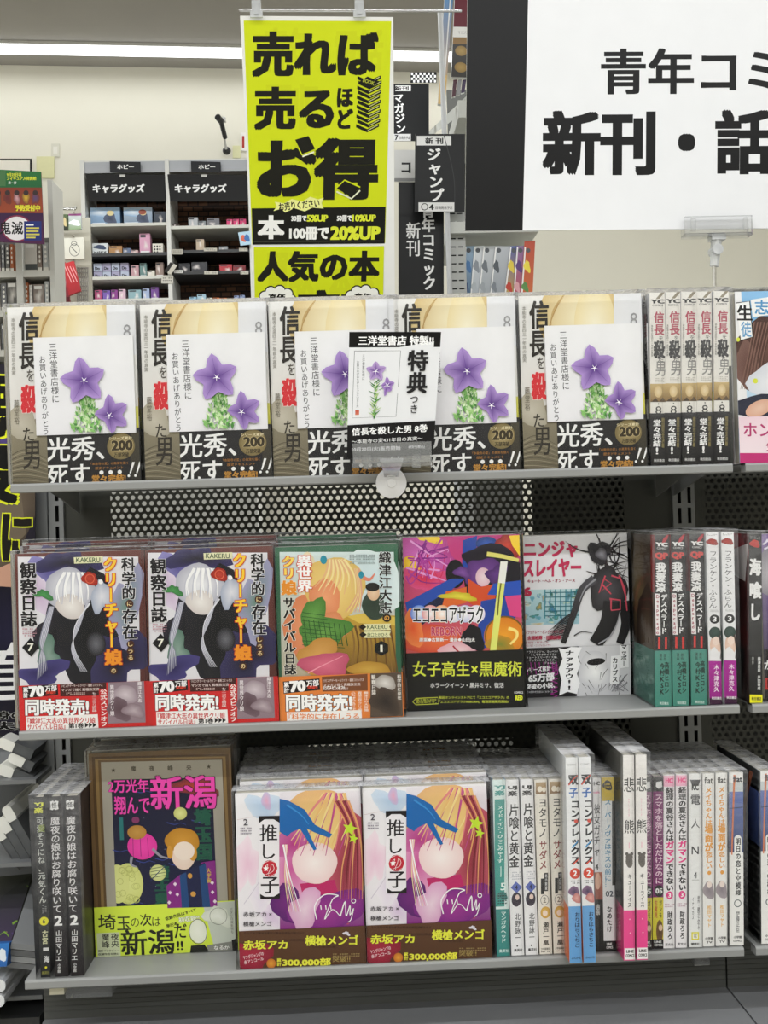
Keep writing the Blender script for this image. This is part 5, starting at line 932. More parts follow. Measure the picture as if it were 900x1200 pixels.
A.text('お得', 96, 480, 462, 235, '#1a1a14', .055)
A.poly([(238, 492), (290, 478), (315, 524), (268, 545)], '#1a1a14', None); A.line([(236, 490), (266, 546), (318, 528)], 5, YE, smooth=False); A.line([(268, 552), (312, 536)], 6, '#f2f4d8', smooth=False)
A.poly([(400, 668), (430, 640), (488, 664), (458, 700)], '#1a1a14'); A.line([(398, 668), (430, 638), (490, 664)], 5, YE, smooth=False); A.line([(400, 680), (458, 706), (490, 676)], 6, '#e6e8c8', smooth=False)
A.poly([(77, 740), (590, 736), (592, 872), (80, 874)], '#161613')
A.poly([(165, 716), (200, 722), (230, 706), (270, 716), (300, 698), (330, 708), (352, 702), (344, 722), (352, 742), (310, 738), (280, 752), (240, 740), (205, 756), (190, 742), (160, 750), (172, 734)], '#eff09a'); A.text('お売りください', 180, 712, 156, 32, '#1a1a14', .03, ang=-.1)
A.text('本', 99, 764, 104, 92, '#f4f4f0', .05); A.text('30冊で', 228, 766, 60, 24, '#f4f4f0', .05); A.text('5%UP', 288, 764, 82, 27, '#dfe83a', .05); A.text('50冊で', 404, 766, 58, 24, '#f4f4f0', .05); A.text('10%UP', 463, 764, 92, 27, '#dfe83a', .05)
A.text('100冊で', 221, 808, 154, 50, '#f4f4f0', .055); A.text('20%UP', 380, 806, 194, 54, '#dfe83a', .055); A.rect(84, 862, 586, 864, '#55554a')
A.poly([(85, 884), (590, 882), (597, 1241), (91, 1241)], YE)
for (tx, x, y, w, h) in (('買取', 130, 900, 190, 170), ('本屋', 380, 930, 180, 160)): A.text(tx, x, y, w, h, '#cdd71c', .05)
A.text('人気の本', 98, 896, 478, 122, '#1a1a14', .05)
for cx in (176, 514):
    for a in range(9): A.blob(cx+52*math.cos(a*.7), 1080+34*math.sin(a*.7), 24, 22, '#1a1a14', n=14)
    A.l += 3e-5
    for a in range(9): A.blob(cx+51*math.cos(a*.7), 1080+33*math.sin(a*.7), 20, 18, '#f2f2ea', n=14)
    A.blob(cx, 1080, 55, 38, '#f2f2ea'); A.text('高価', cx-34, 1058, 66, 32, '#1a1a14', .05); A.text('買取', cx-34, 1092, 66, 32, '#1a1a14', .05)
A.text('高', 258, 1042, 185, 170, '#1a1a14', .055); A.poly([(425, 1060), (430, 1070), (442, 1074), (430, 1078), (425, 1090), (420, 1078), (410, 1074), (420, 1070)], YE)
done(t, m)
t = thing('poster_rail', 'thin steel rail holding the yellow poster, fixed to the shelf pole behind', 'rail', at(405, 12, YP)); o = t.location
m = M(); m.tube(at(280, 12, YP)-o, at(541, 13, YP)-o, .0024, '#c8c8c8', 10); m.build('rod', 'chrome', t)
for cx in (300.5, 421):
    m = M(); c = at(cx, 10, YP)-o; m.box(c.x-.008, c.x+.008, -.006, .006, c.z-.006, c.z+.012, '#d5d5d0'); m.box(c.x-.011, c.x+.011, -.008, -.004, c.z-.019, c.z-.007, '#d9d9d6'); m.box(c.x-.004, c.x+.004, -.010, -.006, c.z-.014, c.z+.006, '#c2c2bd'); m.build('rail_clip', 'clearw', t)

# small black category boards behind the poster
fr3 = ((0, 0), (900, 0), (0, 1117))   # measured in the 3.103x crop that starts at x = 270
def cq(x0, y0, x1, y1, Y, sk=0):
    f = lambda x, y: at(270+x/3.103, y/3.103, Y)
    return [f(x0, y0), f(x1, y0), f(x0+sk, y1), f(x1+sk, y1)]
def board(name, label, x0, y0, x1, y1, Y, sk=0, bg='#1d1e1f'):
    t, m, A = quad_thing(name, label, 'sign', cq(x0, y0, x1, y1, Y, sk), .003, bg, frame=((x0, y0), (x1, y0), (x0+sk, y1))); A.full(bg); return t, m, A
t, m, A = board('category_board', 'black magazine category board half hidden by the yellow poster, uppermost behind it', 560, 305, 722, 512, 1.7)
A.rect(600, 311, 656, 331, '#e8e8e8'); A.text('新刊', 596, 313, 52, 16, '#222222', .04); A.text('マガジン', 596, 338, 38, 148, '#e9e9e9', .03, vert=True, ang=-.08); A.rect(590, 487, 656, 513, '#dcdcdc'); A.text('7', 598, 490, 12, 20, '#222222', .04); A.text('日発売予定', 614, 495, 40, 12, '#444444', .02); done(t, m)
t, m, A = board('category_board', 'black category board with slanted white katakana, hanging left of the large sign', 672, 487, 853, 770, 1.31, -2)
A.rect(678, 494, 803, 529, '#e2e2e2'); A.text('新 刊', 708, 500, 66, 24, '#222222', .04); A.text('ジャンプ', 718, 536, 54, 198, '#ececec', .035, vert=True, ang=-.07); A.rect(684, 736, 814, 769, '#dedede'); A.ring(706, 752, 13, 3, '#333333'); A.text('4', 722, 742, 18, 22, '#222222', .05); A.text('日頃発売予定', 746, 749, 62, 12, '#444444', .02); A.line([(775, 487), (812, 640), (815, 770)], 3, '#3a3b3c', 2)
done(t, m)
t, m, A = board('category_board', 'tall black board with vertical lettering below the slanted katakana board', 611, 662, 776, 1200, 1.36)
A.text('青年コミック', 696, 740, 50, 316, '#e6e6e6', .035, vert=True, ang=-.02); A.text('新刊', 638, 806, 54, 128, '#e6e6e6', .0155, vert=True); done(t, m)
t, m, A = board('category_board', 'white edge of a board with one katakana beside the yellow poster', 596, 545, 674, 660, 1.40, 0, '#d9d9d8')
A.text('コ', 622, 590, 34, 40, '#2a2a2a', .05); A.rect(596, 648, 674, 660, '#8a8a8a'); done(t, m)
t, m, A = board('checkered_tape', 'black and white checkered strip above the magazine board', 655, 262, 750, 300, 1.75)
for i in range(12):
    for j in range(4):
        if (i+j) % 2 == 0: A.rect(657+i*7.6, 264+j*9, 664+i*7.6, 273+j*9, '#e8e8e8')
done(t, m)

# magazine shelving on the right behind the large sign
def q5(x, y, Y): return at(500+x/3.333, y/3.333, Y)
YM = 1.35
mg = thing('magazine_shelving', 'pale grey slotted shelving seen between the yellow poster and the large sign', 'shelving', (at(560, 340, YM).x, YM, 0)); mo = mg.location.copy()
def mb(m, name, mat='steel'):
    o = m.build(name, mat, mg); o.location = -mo; return o
m = M(); xp0, xp1 = q5(82, 900, YM).x, q5(150, 900, YM).x; slotted(m, xp0, xp1, 0, 2.0, YM, [xp0+(xp1-xp0)*.3, xp0+(xp1-xp0)*.72], '#a8aaa8', sw=.012, sh=.003, pitch=.0195); mb(m, 'upright_post')
m = M(); m.tube((q5(75, 300, YM).x, YM-.03, 0), (q5(75, 300, YM).x-.012, YM-.03, 2.35), .006, '#b9bbbd', 16); mb(m, 'chrome_pole', 'steel')
zsh = q5(0, 897, YM).z; x_r = q5(430, 900, YM).x
m = M(); m.box(xp0, x_r, YM-.02, YM+.3, zsh-.015, zsh+.012, '#b9bbb6'); mb(m, 'shelf_board')
m = M(); zs2 = q5(0, 1185, YM).z; m.box(xp0, x_r, YM-.02, YM+.3, zs2-.02, zs2, '#b9bbb6'); mb(m, 'shelf_board')
m = M(); m.box(xp1, x_r, YM+.3, YM+.31, 0, 2.3, '#5a5b58'); mb(m, 'back_panel', 'dark')
zu = q5(0, 440, YM).z
m = M(); m.face([q5(0, 522, YM+.5), q5(0, 545, YM+.5), q5(155, 430, YM-.02), q5(155, 375, YM-.02)][::-1], '#b5b7b2'); m.box(xp1-.01, x_r, YM-.02, YM+.3, zu-.02, zu+.02, '#b9bbb6'); mb(m, 'sloping_shelf')
def mag(label, pts, Y, col, col2=None, th=.012, group='magazines behind the large sign', art=None, name='magazine'):
    P = [q5(*p, Y) for p in pts]; t, m, A = quad_thing(name, label, 'magazine', P, th, col, frame=(pts[0], pts[1], pts[2]), edge='#c9c9c4'); A.full(col, col2)
    if art: art(A)
    m.build('cover', 'print', t); return t
mag('blue and sand coloured magazine standing high beside the chrome pole', [(72, -40), (106, -40), (44, 405), (72, 410)], YM+.02, '#4f8fc8', '#d8b070', art=lambda A: (A.rect(30, 290, 120, 420, '#d9b87c'), A.line([(95, -40), (66, 410)], 5, '#ececec')))
mag('maroon volume with two gold coins on its black spine', [(112, -60), (160, -60), (96, 300), (160, 302)], YM-.01, '#6a2432', '#5c1e2a', art=lambda A: (A.rect(90, 105, 170, 145, '#e4e4e2'), A.text('マガジン', 120, 120, 34, 12, '#888888'), A.rect(90, 145, 170, 172, '#8a6a3a'), A.rect(90, 172, 170, 300, '#2a2620'), A.blob(128, 198, 19, 20, '#a88a48', '#8a6e34'), A.blob(125, 262, 19, 20, '#a88a48', '#8a6e34')))
for k in range(3): mag(f'dark thin volume, {["first", "second", "third"][k]} of three under the maroon one', [(104+k*18, 312), (119+k*18, 310), (98+k*18, 380-k*8), (112+k*18, 376-k*8)], YM+.0, ['#4a2430', '#8a8a8c', '#3a2a4a'][k], th=.008)
for k, (a, b_, c, d, col, c2, lab) in enumerate([(150, 190, 140, 175, '#9ab4cc', '#5a7a9a', 'blue patterned magazine, first under the white shelf'), (186, 226, 168, 205, '#d4d8dc', '#aab0b8', 'white edged grey magazine, second in the row under the shelf'), (222, 296, 200, 262, '#c2c6ca', '#9aa0a8', 'wide grey magazine with round emblem, third in the row'), (268, 340, 244, 300, '#b9bdc4', '#8e949c', 'tilted grey magazine, fourth in the row'), (326, 362, 300, 335, '#4a5a9a', '#c8a03a', 'blue and yellow magazine, fifth in the row'), (352, 386, 336, 368, '#8a6a9a', '#b84a4a', 'violet and red magazine, sixth in the row'), (382, 424, 366, 412, '#b84a34', '#c86a3a', 'red and yellow magazine, last in the row by the white panel')]):
    mag(lab, [(a, 962-(20 if k == 6 else 0)), (b_, 960-(20 if k == 6 else 0)), (c, 1185), (d, 1185)], YM+.03-.004*k, col, c2, art=lambda A, a=a, c=c, k=k: (A.line([(a+3, 965), (c+3, 1185)], 5, '#f0f0f0', smooth=False), A.blob(a+14, 978, 9, 9, '#50545a'), A.blob((a+c)/2+18, 1040, 10, 26, ['#4a7ab0', '#8a9098', '#6a7078', '#50565e', '#e0c84a', '#5a3a7a', '#ecd84a'][k], wob=.5), A.blob((a+c)/2+10, 1120, 10, 22, ['#2a4a7a', '#b0b6bc', '#9aa0a6', '#7a8088', '#b83a2a', '#d8a0a8', '#5a8a4a'][k], wob=.5)))
m = M(); o = at(770, 600, 1.9); m.box(at(629, 300, 1.9).x-o.x, 1.75, 0, .04, 0, 1.2+.58, '#d5d3c4'); m.box(at(628, 300, 1.9).x-o.x, at(633, 300, 1.9).x-o.x, -.012, .0, 0, 1.78, '#eceade')
t = thing('partition_panel', 'plain cream partition panel below the large sign at the right', 'panel', (o.x, 1.9, 0)); m.build('panel_face', 'matte', t)

# ------------------------------------------------------------------ goods shelves against the far wall
YG = 3.05
def q4(x, y, Y=YG): return at(90+x/4.286, 180+y/4.286, Y)
gx0, gx1, gxm = q4(30, 100).x, q4(868, 100).x, q4(455, 100).x
gt = q4(400, 32).z
gu = thing('goods_shelving', 'white goods shelving with black katakana headers against the far wall', 'shelving', ((gx0+gx1)/2, YG, 0)); go = gu.location.copy()
def gg(m, name, mat='steel', parent=None):
    o = m.build(name, mat, parent or gu); o.location = -go; return o
for a in (gx0, gxm, gx1):
    m = M(); m.box(a-.008, a+.008, YG-.01, YG+.2, 0, gt, '#d9d9d4'); gg(m, 'upright_post')
m = M(); m.box(gx0, gx1, YG+.19, YG+.2, 0, gt, '#7a5038'); gg(m, 'brick_pattern_back', 'brick')
m = M(); m.box(gx0, gx1, YG-.002, YG+.19, gt-.006, gt, '#dcdcd6'); m.box(gx0, gx1, YG-.004, YG, q4(0, 102).z, gt-.006, '#a9acb2'); gg(m, 'top_panel')
for i, (a, b_, tx, sx0, sx1) in enumerate(((45, 442, 80, 165, 320), (455, 852, 492, 573, 722))):
    P = [q4(a, 104, YG-.012), q4(b_, 106, YG-.012), q4(a+14, 240, YG-.012), q4(b_+8, 240, YG-.012)]
    m = M(); S = lambda u, v, l, P=P: tuple((P[0]*(1-u)+P[1]*u)*(1-v)+(P[2]*(1-u)+P[3]*u)*v+Vector((0, -l, 0)))
    A = Art(m, S, 1, 1, (a, 104), (b_, 106), (a+14, 240)); A.full('#1c1c1d'); A.text('キャラグッズ', tx, 152, 262, 46, '#f4f4f4', .05); A.rect(a+170, 103, a+198, 118, '#c9c9c4'); gg(m, 'header_board', 'matte')
    P = [q4(sx0, 38, YG-.02), q4(sx1, 42, YG-.02), q4(sx0+2, 92, YG-.02), q4(sx1+2, 96, YG-.02)]
    m = M(); S = lambda u, v, l, P=P: tuple((P[0]*(1-u)+P[1]*u)*(1-v)+(P[2]*(1-u)+P[3]*u)*v+Vector((0, -l, 0)))
    A = Art(m, S, 1, 1, (sx0, 38), (sx1, 42), (sx0+2, 92)); A.full('#2a2b2f'); A.text('ホビー', sx0+38, 54, 84, 24, '#f0f0f0', .04); gg(m, 'small_header', 'matte')
m = M(); m.box(gx0+.008, gx1-.008, YG-.012, YG+.0, 0, q4(0, 846).z, '#a9a9a3'); gg(m, 'base_panel')
SHG = {'L': [365, 515, 632, 745, 840], 'R': [370, 493, 600, 750, 840]}
for side, a, b_ in (('L', gx0, gxm), ('R', gxm, gx1)):
    for k, y in enumerate(SHG[side]):
        z = q4(0, y).z+(.0075 if side == 'L' else -.004); dk = (side == 'R' and k in (1, 2)) or (side == 'L' and k == 1)
        m = M(); m.box(a+.008, b_-.008, YG-.006, YG+.188, z-.012, z, '#2a2a2c' if dk else '#d4d4cc'); gg(m, 'shelf_board')
def goods(label, x0, y0, x1, side, k, col, c2=None, dy=.04, up=0, art=None, ty='box', grp=None):
    z = q4(0, SHG[side][k]).z+(.0075 if side == 'L' else -.004)+.0004; Yq = YG+dy
    y1 = SHG[side][k]-6; a = q4(x0, y0, Yq); b_ = q4(x1, y1, Yq); h = (y1-y0)/4.286/F*(Yq+1.07)
    w = b_.x-a.x; cx = (a.x+b_.x)/2; d = min(.11, max(.04, w*.8))
    m = M(); m.box(-w/2, w/2, 0, d, 0, h, c2 or col)
    A = Art(m, lambda u, v, l: (-w/2+u*w, -l, h-v*h), 1, 1, (0, 0), (100, 0), (0, 100)); A.full(col, c2)
    rr = random.Random(int(x0*7+y0)); 
    if art: art(A)
    else:
        A.blob(rr.uniform(30, 70), rr.uniform(35, 65), 22, 30, '#f0e8e4', col, wob=.5, seed=int(x0)); A.rect(8, 80, 92, 92, '#f0f0f0'); A.rect(8, 6, 60, 18, '#3a3a40')
    o = m.build('goods_'+ty, 'print'); o.location = (cx, Yq, z+up); tag(o, label, ty, grp); return h
fig = lambda A: (A.blob(35, 30, 40, 25, '#e8f0f8', '#8fb4d8', wob=.4), A.blob(68, 60, 18, 40, '#3a4258', '#56607a', wob=.4), A.blob(68, 30, 12, 14, '#ecd9a0'), A.rect(6, 80, 50, 90, '#f0f4f8'))
goods('large pale blue picture box, leftmost on the top goods shelf', 66, 264, 218, 'L', 0, '#a8c4e0', '#7a9cc0', art=fig)
goods('large grey blue picture box, second on the top goods shelf', 234, 266, 380, 'L', 0, '#b8c8d8', '#7f93ac', art=lambda A: (fig(A), A.blob(66, 26, 14, 14, '#a0503a')))
goods('small dark boxed figure at the right end of the top left goods shelf', 388, 290, 446, 'L', 0, '#4a5260', '#30363f')
R2 = [(78, 445, 156, '#dfe4e6', 'white box with dark lettering, leftmost'), (162, 460, 228, '#b98a58', 'tan brown box, second'), (232, 472, 270, '#6a7a9a', 'small blue grey box, third'), (272, 482, 308, '#d8b8b8', 'small rose box, fourth'), (314, 400, 370, '#e0a8c4', 'tall pink box stack, fifth'), (380, 452, 434, '#ece8dc', 'cream tin with black dots, sixth')]
for x0, y0, x1, c, l in R2: goods(l+' on the second goods shelf', x0, y0, x1, 'L', 1, c, art=(lambda A: (A.text('とびだす', 8, 60, 84, 26, '#22242a', .06), A.blob(50, 30, 35, 20, '#3a4a6a', wob=.4))) if x0 == 78 else ((lambda A: [A.blob(20+25*(i % 3), 25+25*(i//3), 8, 9, '#222222') for i in range(8)]) if x0 == 380 else None))
n = 0
for r_ in range(2):
    for c_ in range(4):
        x0 = 85+c_*45; h = goods(f'small lilac grey box, {["first", "second", "third", "fourth"][c_]} in the {["lower", "upper"][r_]} layer on the third goods shelf', x0, 585, x0+42, 'L', 2, ['#a8a4c0', '#b8c0d4'][(r_+c_) % 2], up=r_*.03, grp='small lilac boxes on the third goods shelf', art=lambda A: (A.text('Do', 15, 40, 60, 40, '#22242a', .06),))
for x0, y0, x1, c, l in [(272, 560, 312, '#c49aa0', 'dusty rose figure box'), (316, 550, 352, '#6a8a88', 'grey green figure box'), (354, 588, 392, '#e2ded0', 'cream box beside the green one'), (396, 548, 436, '#a08a80', 'brown mesh box at the right end')]: goods(l+' on the third goods shelf', x0, y0, x1, 'L', 2, c)
for i, (x0, y0, x1, c) in enumerate([(90, 682, 126, '#b8487a'), (130, 684, 168, '#7a5ab0'), (172, 682, 206, '#8a3a8a'), (210, 680, 246, '#d8b8c8'), (258, 684, 324, '#8fb0b8'), (330, 680, 366, '#a8b8d8'), (372, 672, 412, '#7a4a9a')]): goods(f'{["magenta", "violet", "plum", "pale rose", "wide aqua", "light blue", "deep purple"][i]} pack on the fourth goods shelf', x0, y0, x1, 'L', 3, c, ty='pack')
for x0, y0, x1, k, c, l in [(482, 336, 512, 0, '#4a3a34', 'small dark figure box, leftmost'), (560, 308, 608, 0, '#b8bcc0', 'grey white figure box, second'), (610, 326, 648, 0, '#8a9094', 'low grey box, third'), (652, 314, 716, 0, '#7a7a80', 'smoky grey box, fourth'), (752, 320, 782, 0, '#e0407a', 'hot pink box, left of three'), (785, 320, 815, 0, '#e0407a', 'hot pink box, middle of three'), (818, 320, 850, 0, '#e0407a', 'hot pink box, right of three')]: goods(l+' on the top right goods shelf', x0, y0, x1, 'R', k, c)
for x0, y0, x1, k, c, l in [(598, 420, 640, 1, '#cbb8a0', 'beige figure stand on the second right goods shelf'), (714, 458, 758, 1, '#a8acb0', 'small silver box on the second right goods shelf'), (512, 540, 570, 2, '#2c2c30', 'black bagged item, left one on the third right goods shelf'), (575, 535, 655, 2, '#3a3a3e', 'black glossy item, right one on the third right goods shelf'), (716, 550, 780, 2, '#c03a44', 'bright red pack, left of two on the third right goods shelf'), (784, 556, 848, 2, '#8a2a30', 'dark red pack, right of two on the third right goods shelf'), (565, 712, 602, 3, '#8fb8d0', 'light blue box, leftmost on the lowest right goods shelf'), (604, 700, 648, 3, '#a0c0d0', 'ice blue box, second on the lowest right goods shelf'), (652, 718, 680, 3, '#e0ddd0', 'cream box left of the orange boxes'), (684, 718, 716, 3, '#d8783a', 'orange box, left of two'), (720, 720, 754, 3, '#d8783a', 'orange box, right of two'), (790, 710, 814, 3, '#8a9ac0', 'blue grey box, left of two at the right end'), (818, 708, 844, 3, '#8a9ac0', 'blue grey box, right of two at the right end')]: goods(l, x0, y0, x1, 'R', k, c)
# tags clipped to the goods shelf edges
for i, (x0, y0, x1, y1, c) in enumerate([(478, 480, 532, 506, '#b8b4a8'), (638, 474, 704, 490, '#c8c4b8'), (815, 474, 858, 490, '#c8c4b8'), (488, 584, 532, 600, '#dcdcd8'), (640, 590, 708, 606, '#c8c4b8'), (822, 590, 862, 606, '#c8c4b8'), (425, 612, 484, 652, '#cfccc2')]):
    t, m, A = quad_thing('shelf_tag', ['grey price tag at the left of the second right shelf edge', 'cream price tag in the middle of the second right shelf edge', 'cream price tag at the right of the second right shelf edge', 'white price tag at the left of the third right shelf edge', 'cream price tag in the middle of the third right shelf edge', 'cream price tag at the right of the third right shelf edge', 'white notice card on the middle goods post'][i], 'price tag', [q4(x0, y0, YG-.013), q4(x1, y0, YG-.013), q4(x0, y1, YG-.013), q4(x1, y1, YG-.013)], .002, c); A.full(c); A.scribble(.1, .2, .8, .6, '#7a7870', 2, i, 5); done(t, m, mat='matte')
t, m, A = quad_thing('notice_card', 'tilted black and cream notice card on the middle goods post', 'card', [q4(470, 545, YG-.03), q4(505, 562, YG-.03), q4(440, 590, YG-.03), q4(472, 608, YG-.03)], .002, '#c9c5b8'); A.full('#c9c5b8'); A.rect(.0, .0, .45, 1, '#2e2c2a'); done(t, m)
t, m, A = quad_thing('notice_card', 'light blue picture card clipped at the right goods post', 'card', [q4(810, 396, YG-.03), q4(874, 388, YG-.03), q4(822, 462, YG-.03), q4(878, 456, YG-.03)], .002, '#bcd8ec'); A.full('#bcdcf0'); A.blob(.35, .5, .2, .3, '#e0705a', wob=.3); A.blob(.65, .5, .2, .3, '#4a7ab8', wob=.3); done(t, m)

# ------------------------------------------------------------------ things on the far wall
YW = 3.25
def q1(x, y, Y): return at(x/3, y/3, Y)
cc = thing('security_camera', 'small dark security camera on a wall arm above the goods shelves', 'camera', q1(797, 530, 3.42)); o = cc.location
m = M(); m.lathe((0, 0, 0), [(0, -.018), (.012, -.014), (.018, 0), (.014, .011), (0, .018)], (0, -1, 0), '#1e1e20', 18); m.build('mount_ball', 'plast', cc)
m = M(); b0 = q1(787, 475, 3.36)-o; m.tube(Vector((0, -.02, 0)), b0, .005, '#c9c9c6'); m.build('arm', 'plast', cc)
m = M(); b1 = q1(779, 440, 3.30)-o; m.tube(b0+Vector((.005, 0, -.01)), b1+Vector((0, -.02, .01)), .010, '#26262a', 14); m.tube(b1+Vector((0, -.02, .01)), b1+Vector((-.01, -.05, .015)), .013, '#1a1a1c', 14); m.box(b1.x-.006, b1.x+.018, b1.y-.012, b1.y+.012, b1.z+.014, b1.z+.03, '#e6e6e4'); m.build('camera_body', 'plast', cc)
def wallcard(name, label, cat, x0, y0, x1, y1, col, Y=3.2, art=None, fr=3):
    P = [at(x0/fr, y0/fr, Y), at(x1/fr, y0/fr, Y), at(x0/fr, y1/fr, Y), at(x1/fr, y1/fr, Y)]
    ny = BY0+dy*((P[0].x-BX0)/dx)-.006      # push to the wall
    P = [CAM_P+(p-CAM_P)*((ny-CAM_P.y)/(p.y-CAM_P.y)) for p in P]
    t, m, A = quad_thing(name, label, cat, P, .005, col, frame=((x0, y0), (x1, y0), (x0, y1))); A.full(col)
    if art: art(A)
    done(t, m, mat='matte'); return t
wallcard('wall_switch', 'small ivory wall switch plate above the pale yellow note', 'switch', 180, 505, 209, 551, '#d8d6c8', art=lambda A: A.rect(187, 515, 202, 540, '#e6e4da'))
wallcard('paper_note', 'pale yellow paper note taped to the far wall at the left', 'note', 128, 550, 190, 626, '#dedcae')
wallcard('warning_label', 'small white label with red print on the wall beside the security camera', 'label', 846, 466, 866, 530, '#f0eeea', art=lambda A: A.rect(851, 478, 859, 520, '#b03a34'))
wallcard('paper_note', 'tiny pale yellow note beside the camera mount', 'note', 818, 512, 846, 555, '#e0dfb4')
t = wallcard('whiteboard', 'white board with a black frame cut off at the left edge of the photo', 'board', -260, 558, 112, 720, '#e8e4d8', art=lambda A: (A.rect(-260, 558, 112, 564, '#1c1c1c'), A.rect(105, 558, 112, 720, '#1c1c1c')))

# ------------------------------------------------------------------ shelving behind the left end
YL = 1.6
def q3(x, y, Y=YL): return at(x/4.615, 180+y/4.615, Y)
lx0, lx1, lxm = q3(-330, 700).x, q3(292, 700).x, q3(122, 700).x
lu = thing('book_shelving', 'grey steel bookshelves with dull coloured volumes behind the left end of the comics', 'shelving', (lx0, YL, 0)); lo_ = lu.location.copy()
def lg(m, name, mat='steel'):
    o = m.build(name, mat, lu); o.location = -lo_; return o
ztop = q3(0, 420).z
m = M(); m.box(lx1-.004, lx1+.008, YL-.02, YL+.08, 0, q3(0, 160).z, '#b3b2ab'); lg(m, 'side_panel')
m = M(); m.box(lx0, lx1, YL+.07, YL+.08, 0, ztop+.0, '#5a5956'); lg(m, 'back_panel', 'dark')
m = M(); m.box(lxm-.008, lxm+.008, YL-.024, YL+.0, 0, ztop, '#b3b2ab'); lg(m, 'upright_post')
LSH = [652, 862, 1075, 1290, 1500]
for y in LSH:
    z = q3(120, y).z; m = M(); m.box(lx0, lx1-.004, YL-.02, YL+.07, z-.012, z+.004, '#bdbcb4'); lg(m, 'shelf_board')
cols = ['#8a857c', '#7c6f66', '#b8b4ac', '#a05a34', '#8a8a88', '#6a6a6c', '#a8aaa8', '#4a4a4c', '#c4c0b8', '#77787a', '#5c5a56', '#99968e']
cn = ['warm grey', 'brownish grey', 'pale stone', 'rust brown', 'mid grey', 'slate grey', 'light grey', 'charcoal', 'off white', 'steel grey', 'dark taupe', 'putty']
bi = 0
for r_, y in enumerate(LSH[:3]):
    x = -20; k = 0
    rr = random.Random(r_+20); z0 = q3(120, y).z+.0045
    while x < 270:
        wpx = rr.choice([20, 26, 34, 62, 70]) if not (96 < x < 122) else 20
        if x < 122 < x+wpx: x = 134; continue
        if x+wpx > 284: break
        hpx = rr.uniform(140, 165) if r_ else rr.uniform(150, 168); a = q3(x, y); b_ = q3(x+wpx, y); w = b_.x-a.x-.002; h = hpx/4.615/F*(YL+1.07)
        ci = (bi*5+r_) % 12; c = cols[ci]
        if r_ == 0 and x > 170 and x < 200: c = '#1c1c1e'
        bk = M(); bk.box(-w/2, w/2, 0, .055, 0, h, c); A = Art(bk, lambda u, v, l: (-w/2+u*w, -l, h-v*h), 1, 1, (0, 0), (100, 0), (0, 100)); A.full(c)
        if wpx > 40: A.blob(50, 45, 36, 34, '#c8c4bc', c, wob=.5, seed=bi); A.rect(0, 72, 100, 92, '#4a4e4e'); A.rect(8, 6, 80, 18, '#e0ded8')
        else: [A.blob(50, 15+q_*16, 22, 5, '#dcd9d0') for q_ in range(4)]; A.rect(0, 84, 100, 100, '#d0cdc4')
        o = bk.build('book', 'print'); o.location = ((a.x+b_.x)/2, YL, z0); k += 1
        if True: tag(o, f'{"black" if c == "#1c1c1e" else cn[ci]} volume, {k}th on the {["upper", "second", "third"][r_]} background shelf at the left edge', 'book', 'dull volumes behind the left end')
        bi += 1; x += wpx+rr.choice([0, 0, 2])
# tilted poster board
YPp = 1.45
P = [q3(-170, 78, YPp), q3(222, 98, YPp), q3(-155, 470, YPp), q3(240, 490, YPp)]
t, m, A = quad_thing('poster_board', 'green, rust and plum poster board with Japanese print at the left edge of the photo', 'poster', P, .003, '#5a2a3a', frame=((-170, 78), (222, 98), (-155, 470)))
A.full('#6a2a24'); A.rect(-200, 60, 260, 184, '#2c7a38', '#24663a'); A.text('9月25日頃', 36, 104, 80, 20, '#e0e43a', .04); A.text('フィギュア入荷開始', 36, 124, 160, 20, '#e0e43a', .04); A.text('第一弾', 44, 150, 44, 16, '#e8f0e8', .02); A.rect(-200, 92, 30, 176, '#4a7a4a')
A.rect(-200, 184, 260, 322, '#8a3a24', '#a04a2a')
for k in range(5): A.blob(-10+k*50, 240, 20, 38, ['#4a6a58', '#6a2a30', '#d8a8b0', '#e0b83a', '#5a4a7a'][k], '#7a3a2a', wob=.3, seed=k); A.blob(-10+k*50, 212, 14, 14, '#3a2a28')
A.text('予約受付中', 78, 276, 138, 36, '#e8dc3a', .07, out='#5a2a1a', ow=.05); A.rect(-200, 322, 260, 500, '#3a1a44', '#52204a'); A.blob(90, 405, 78, 68, '#f0ecf0', n=28); A.ring(90, 405, 82, 8, '#8a2a4a', ry=72, n=28)
A.text('鬼滅', -4, 366, 128, 72, '#141214', .02); A.rect(128, 366, 222, 470, '#22307a')
for k in range(5): A.rect(140, 382+k*17, 140+[40, 70, 66, 72, 50][k], 390+k*17, '#dcd05a' if k else '#f0f0f0')
done(t, m)
# hanging packs
YH = 2.3
pr = thing('peg_rack', 'wire peg rack with a grey side panel left of the goods shelves', 'rack', (q3(330, 400, YH).x, YH+.06, 0)); po = pr.location.copy()
def pg_(m, n, mat='steel'): o = m.build(n, mat, pr); o.location = -po; return o
m = M(); m.box(q3(262, 600, YH).x, q3(470, 600, YH).x, YH+.06, YH+.07, 0, q3(300, 320, YH).z, '#b9b5a6'); pg_(m, 'rack_panel')
m = M(); m.tube(q3(262, 298, YH), q3(408, 300, YH), .004, '#c0c0bc'); m.tube(q3(408, 300, YH), q3(410, 285, YH), .004, '#c0c0bc')
for x, y in ((300, 318), (400, 318), (312, 440), (395, 445), (330, 580), (395, 575)): m.tube(q3(x, y, YH-.02), q3(x, y, YH+.06), .003, '#c0c0bc', 8)
pg_(m, 'peg_bar', 'chrome')
m = M()
for k in range(6): xx = 420+k*11; m.tube(q3(xx, 615, YH+.03), q3(xx, 900, YH+.03), .0025, '#8a8880', 6)
for k in range(12): yy = 620+k*24; m.tube(q3(418, yy, YH+.03), q3(477, yy, YH+.03), .0025, '#8a8880', 6)
pg_(m, 'wire_grid')
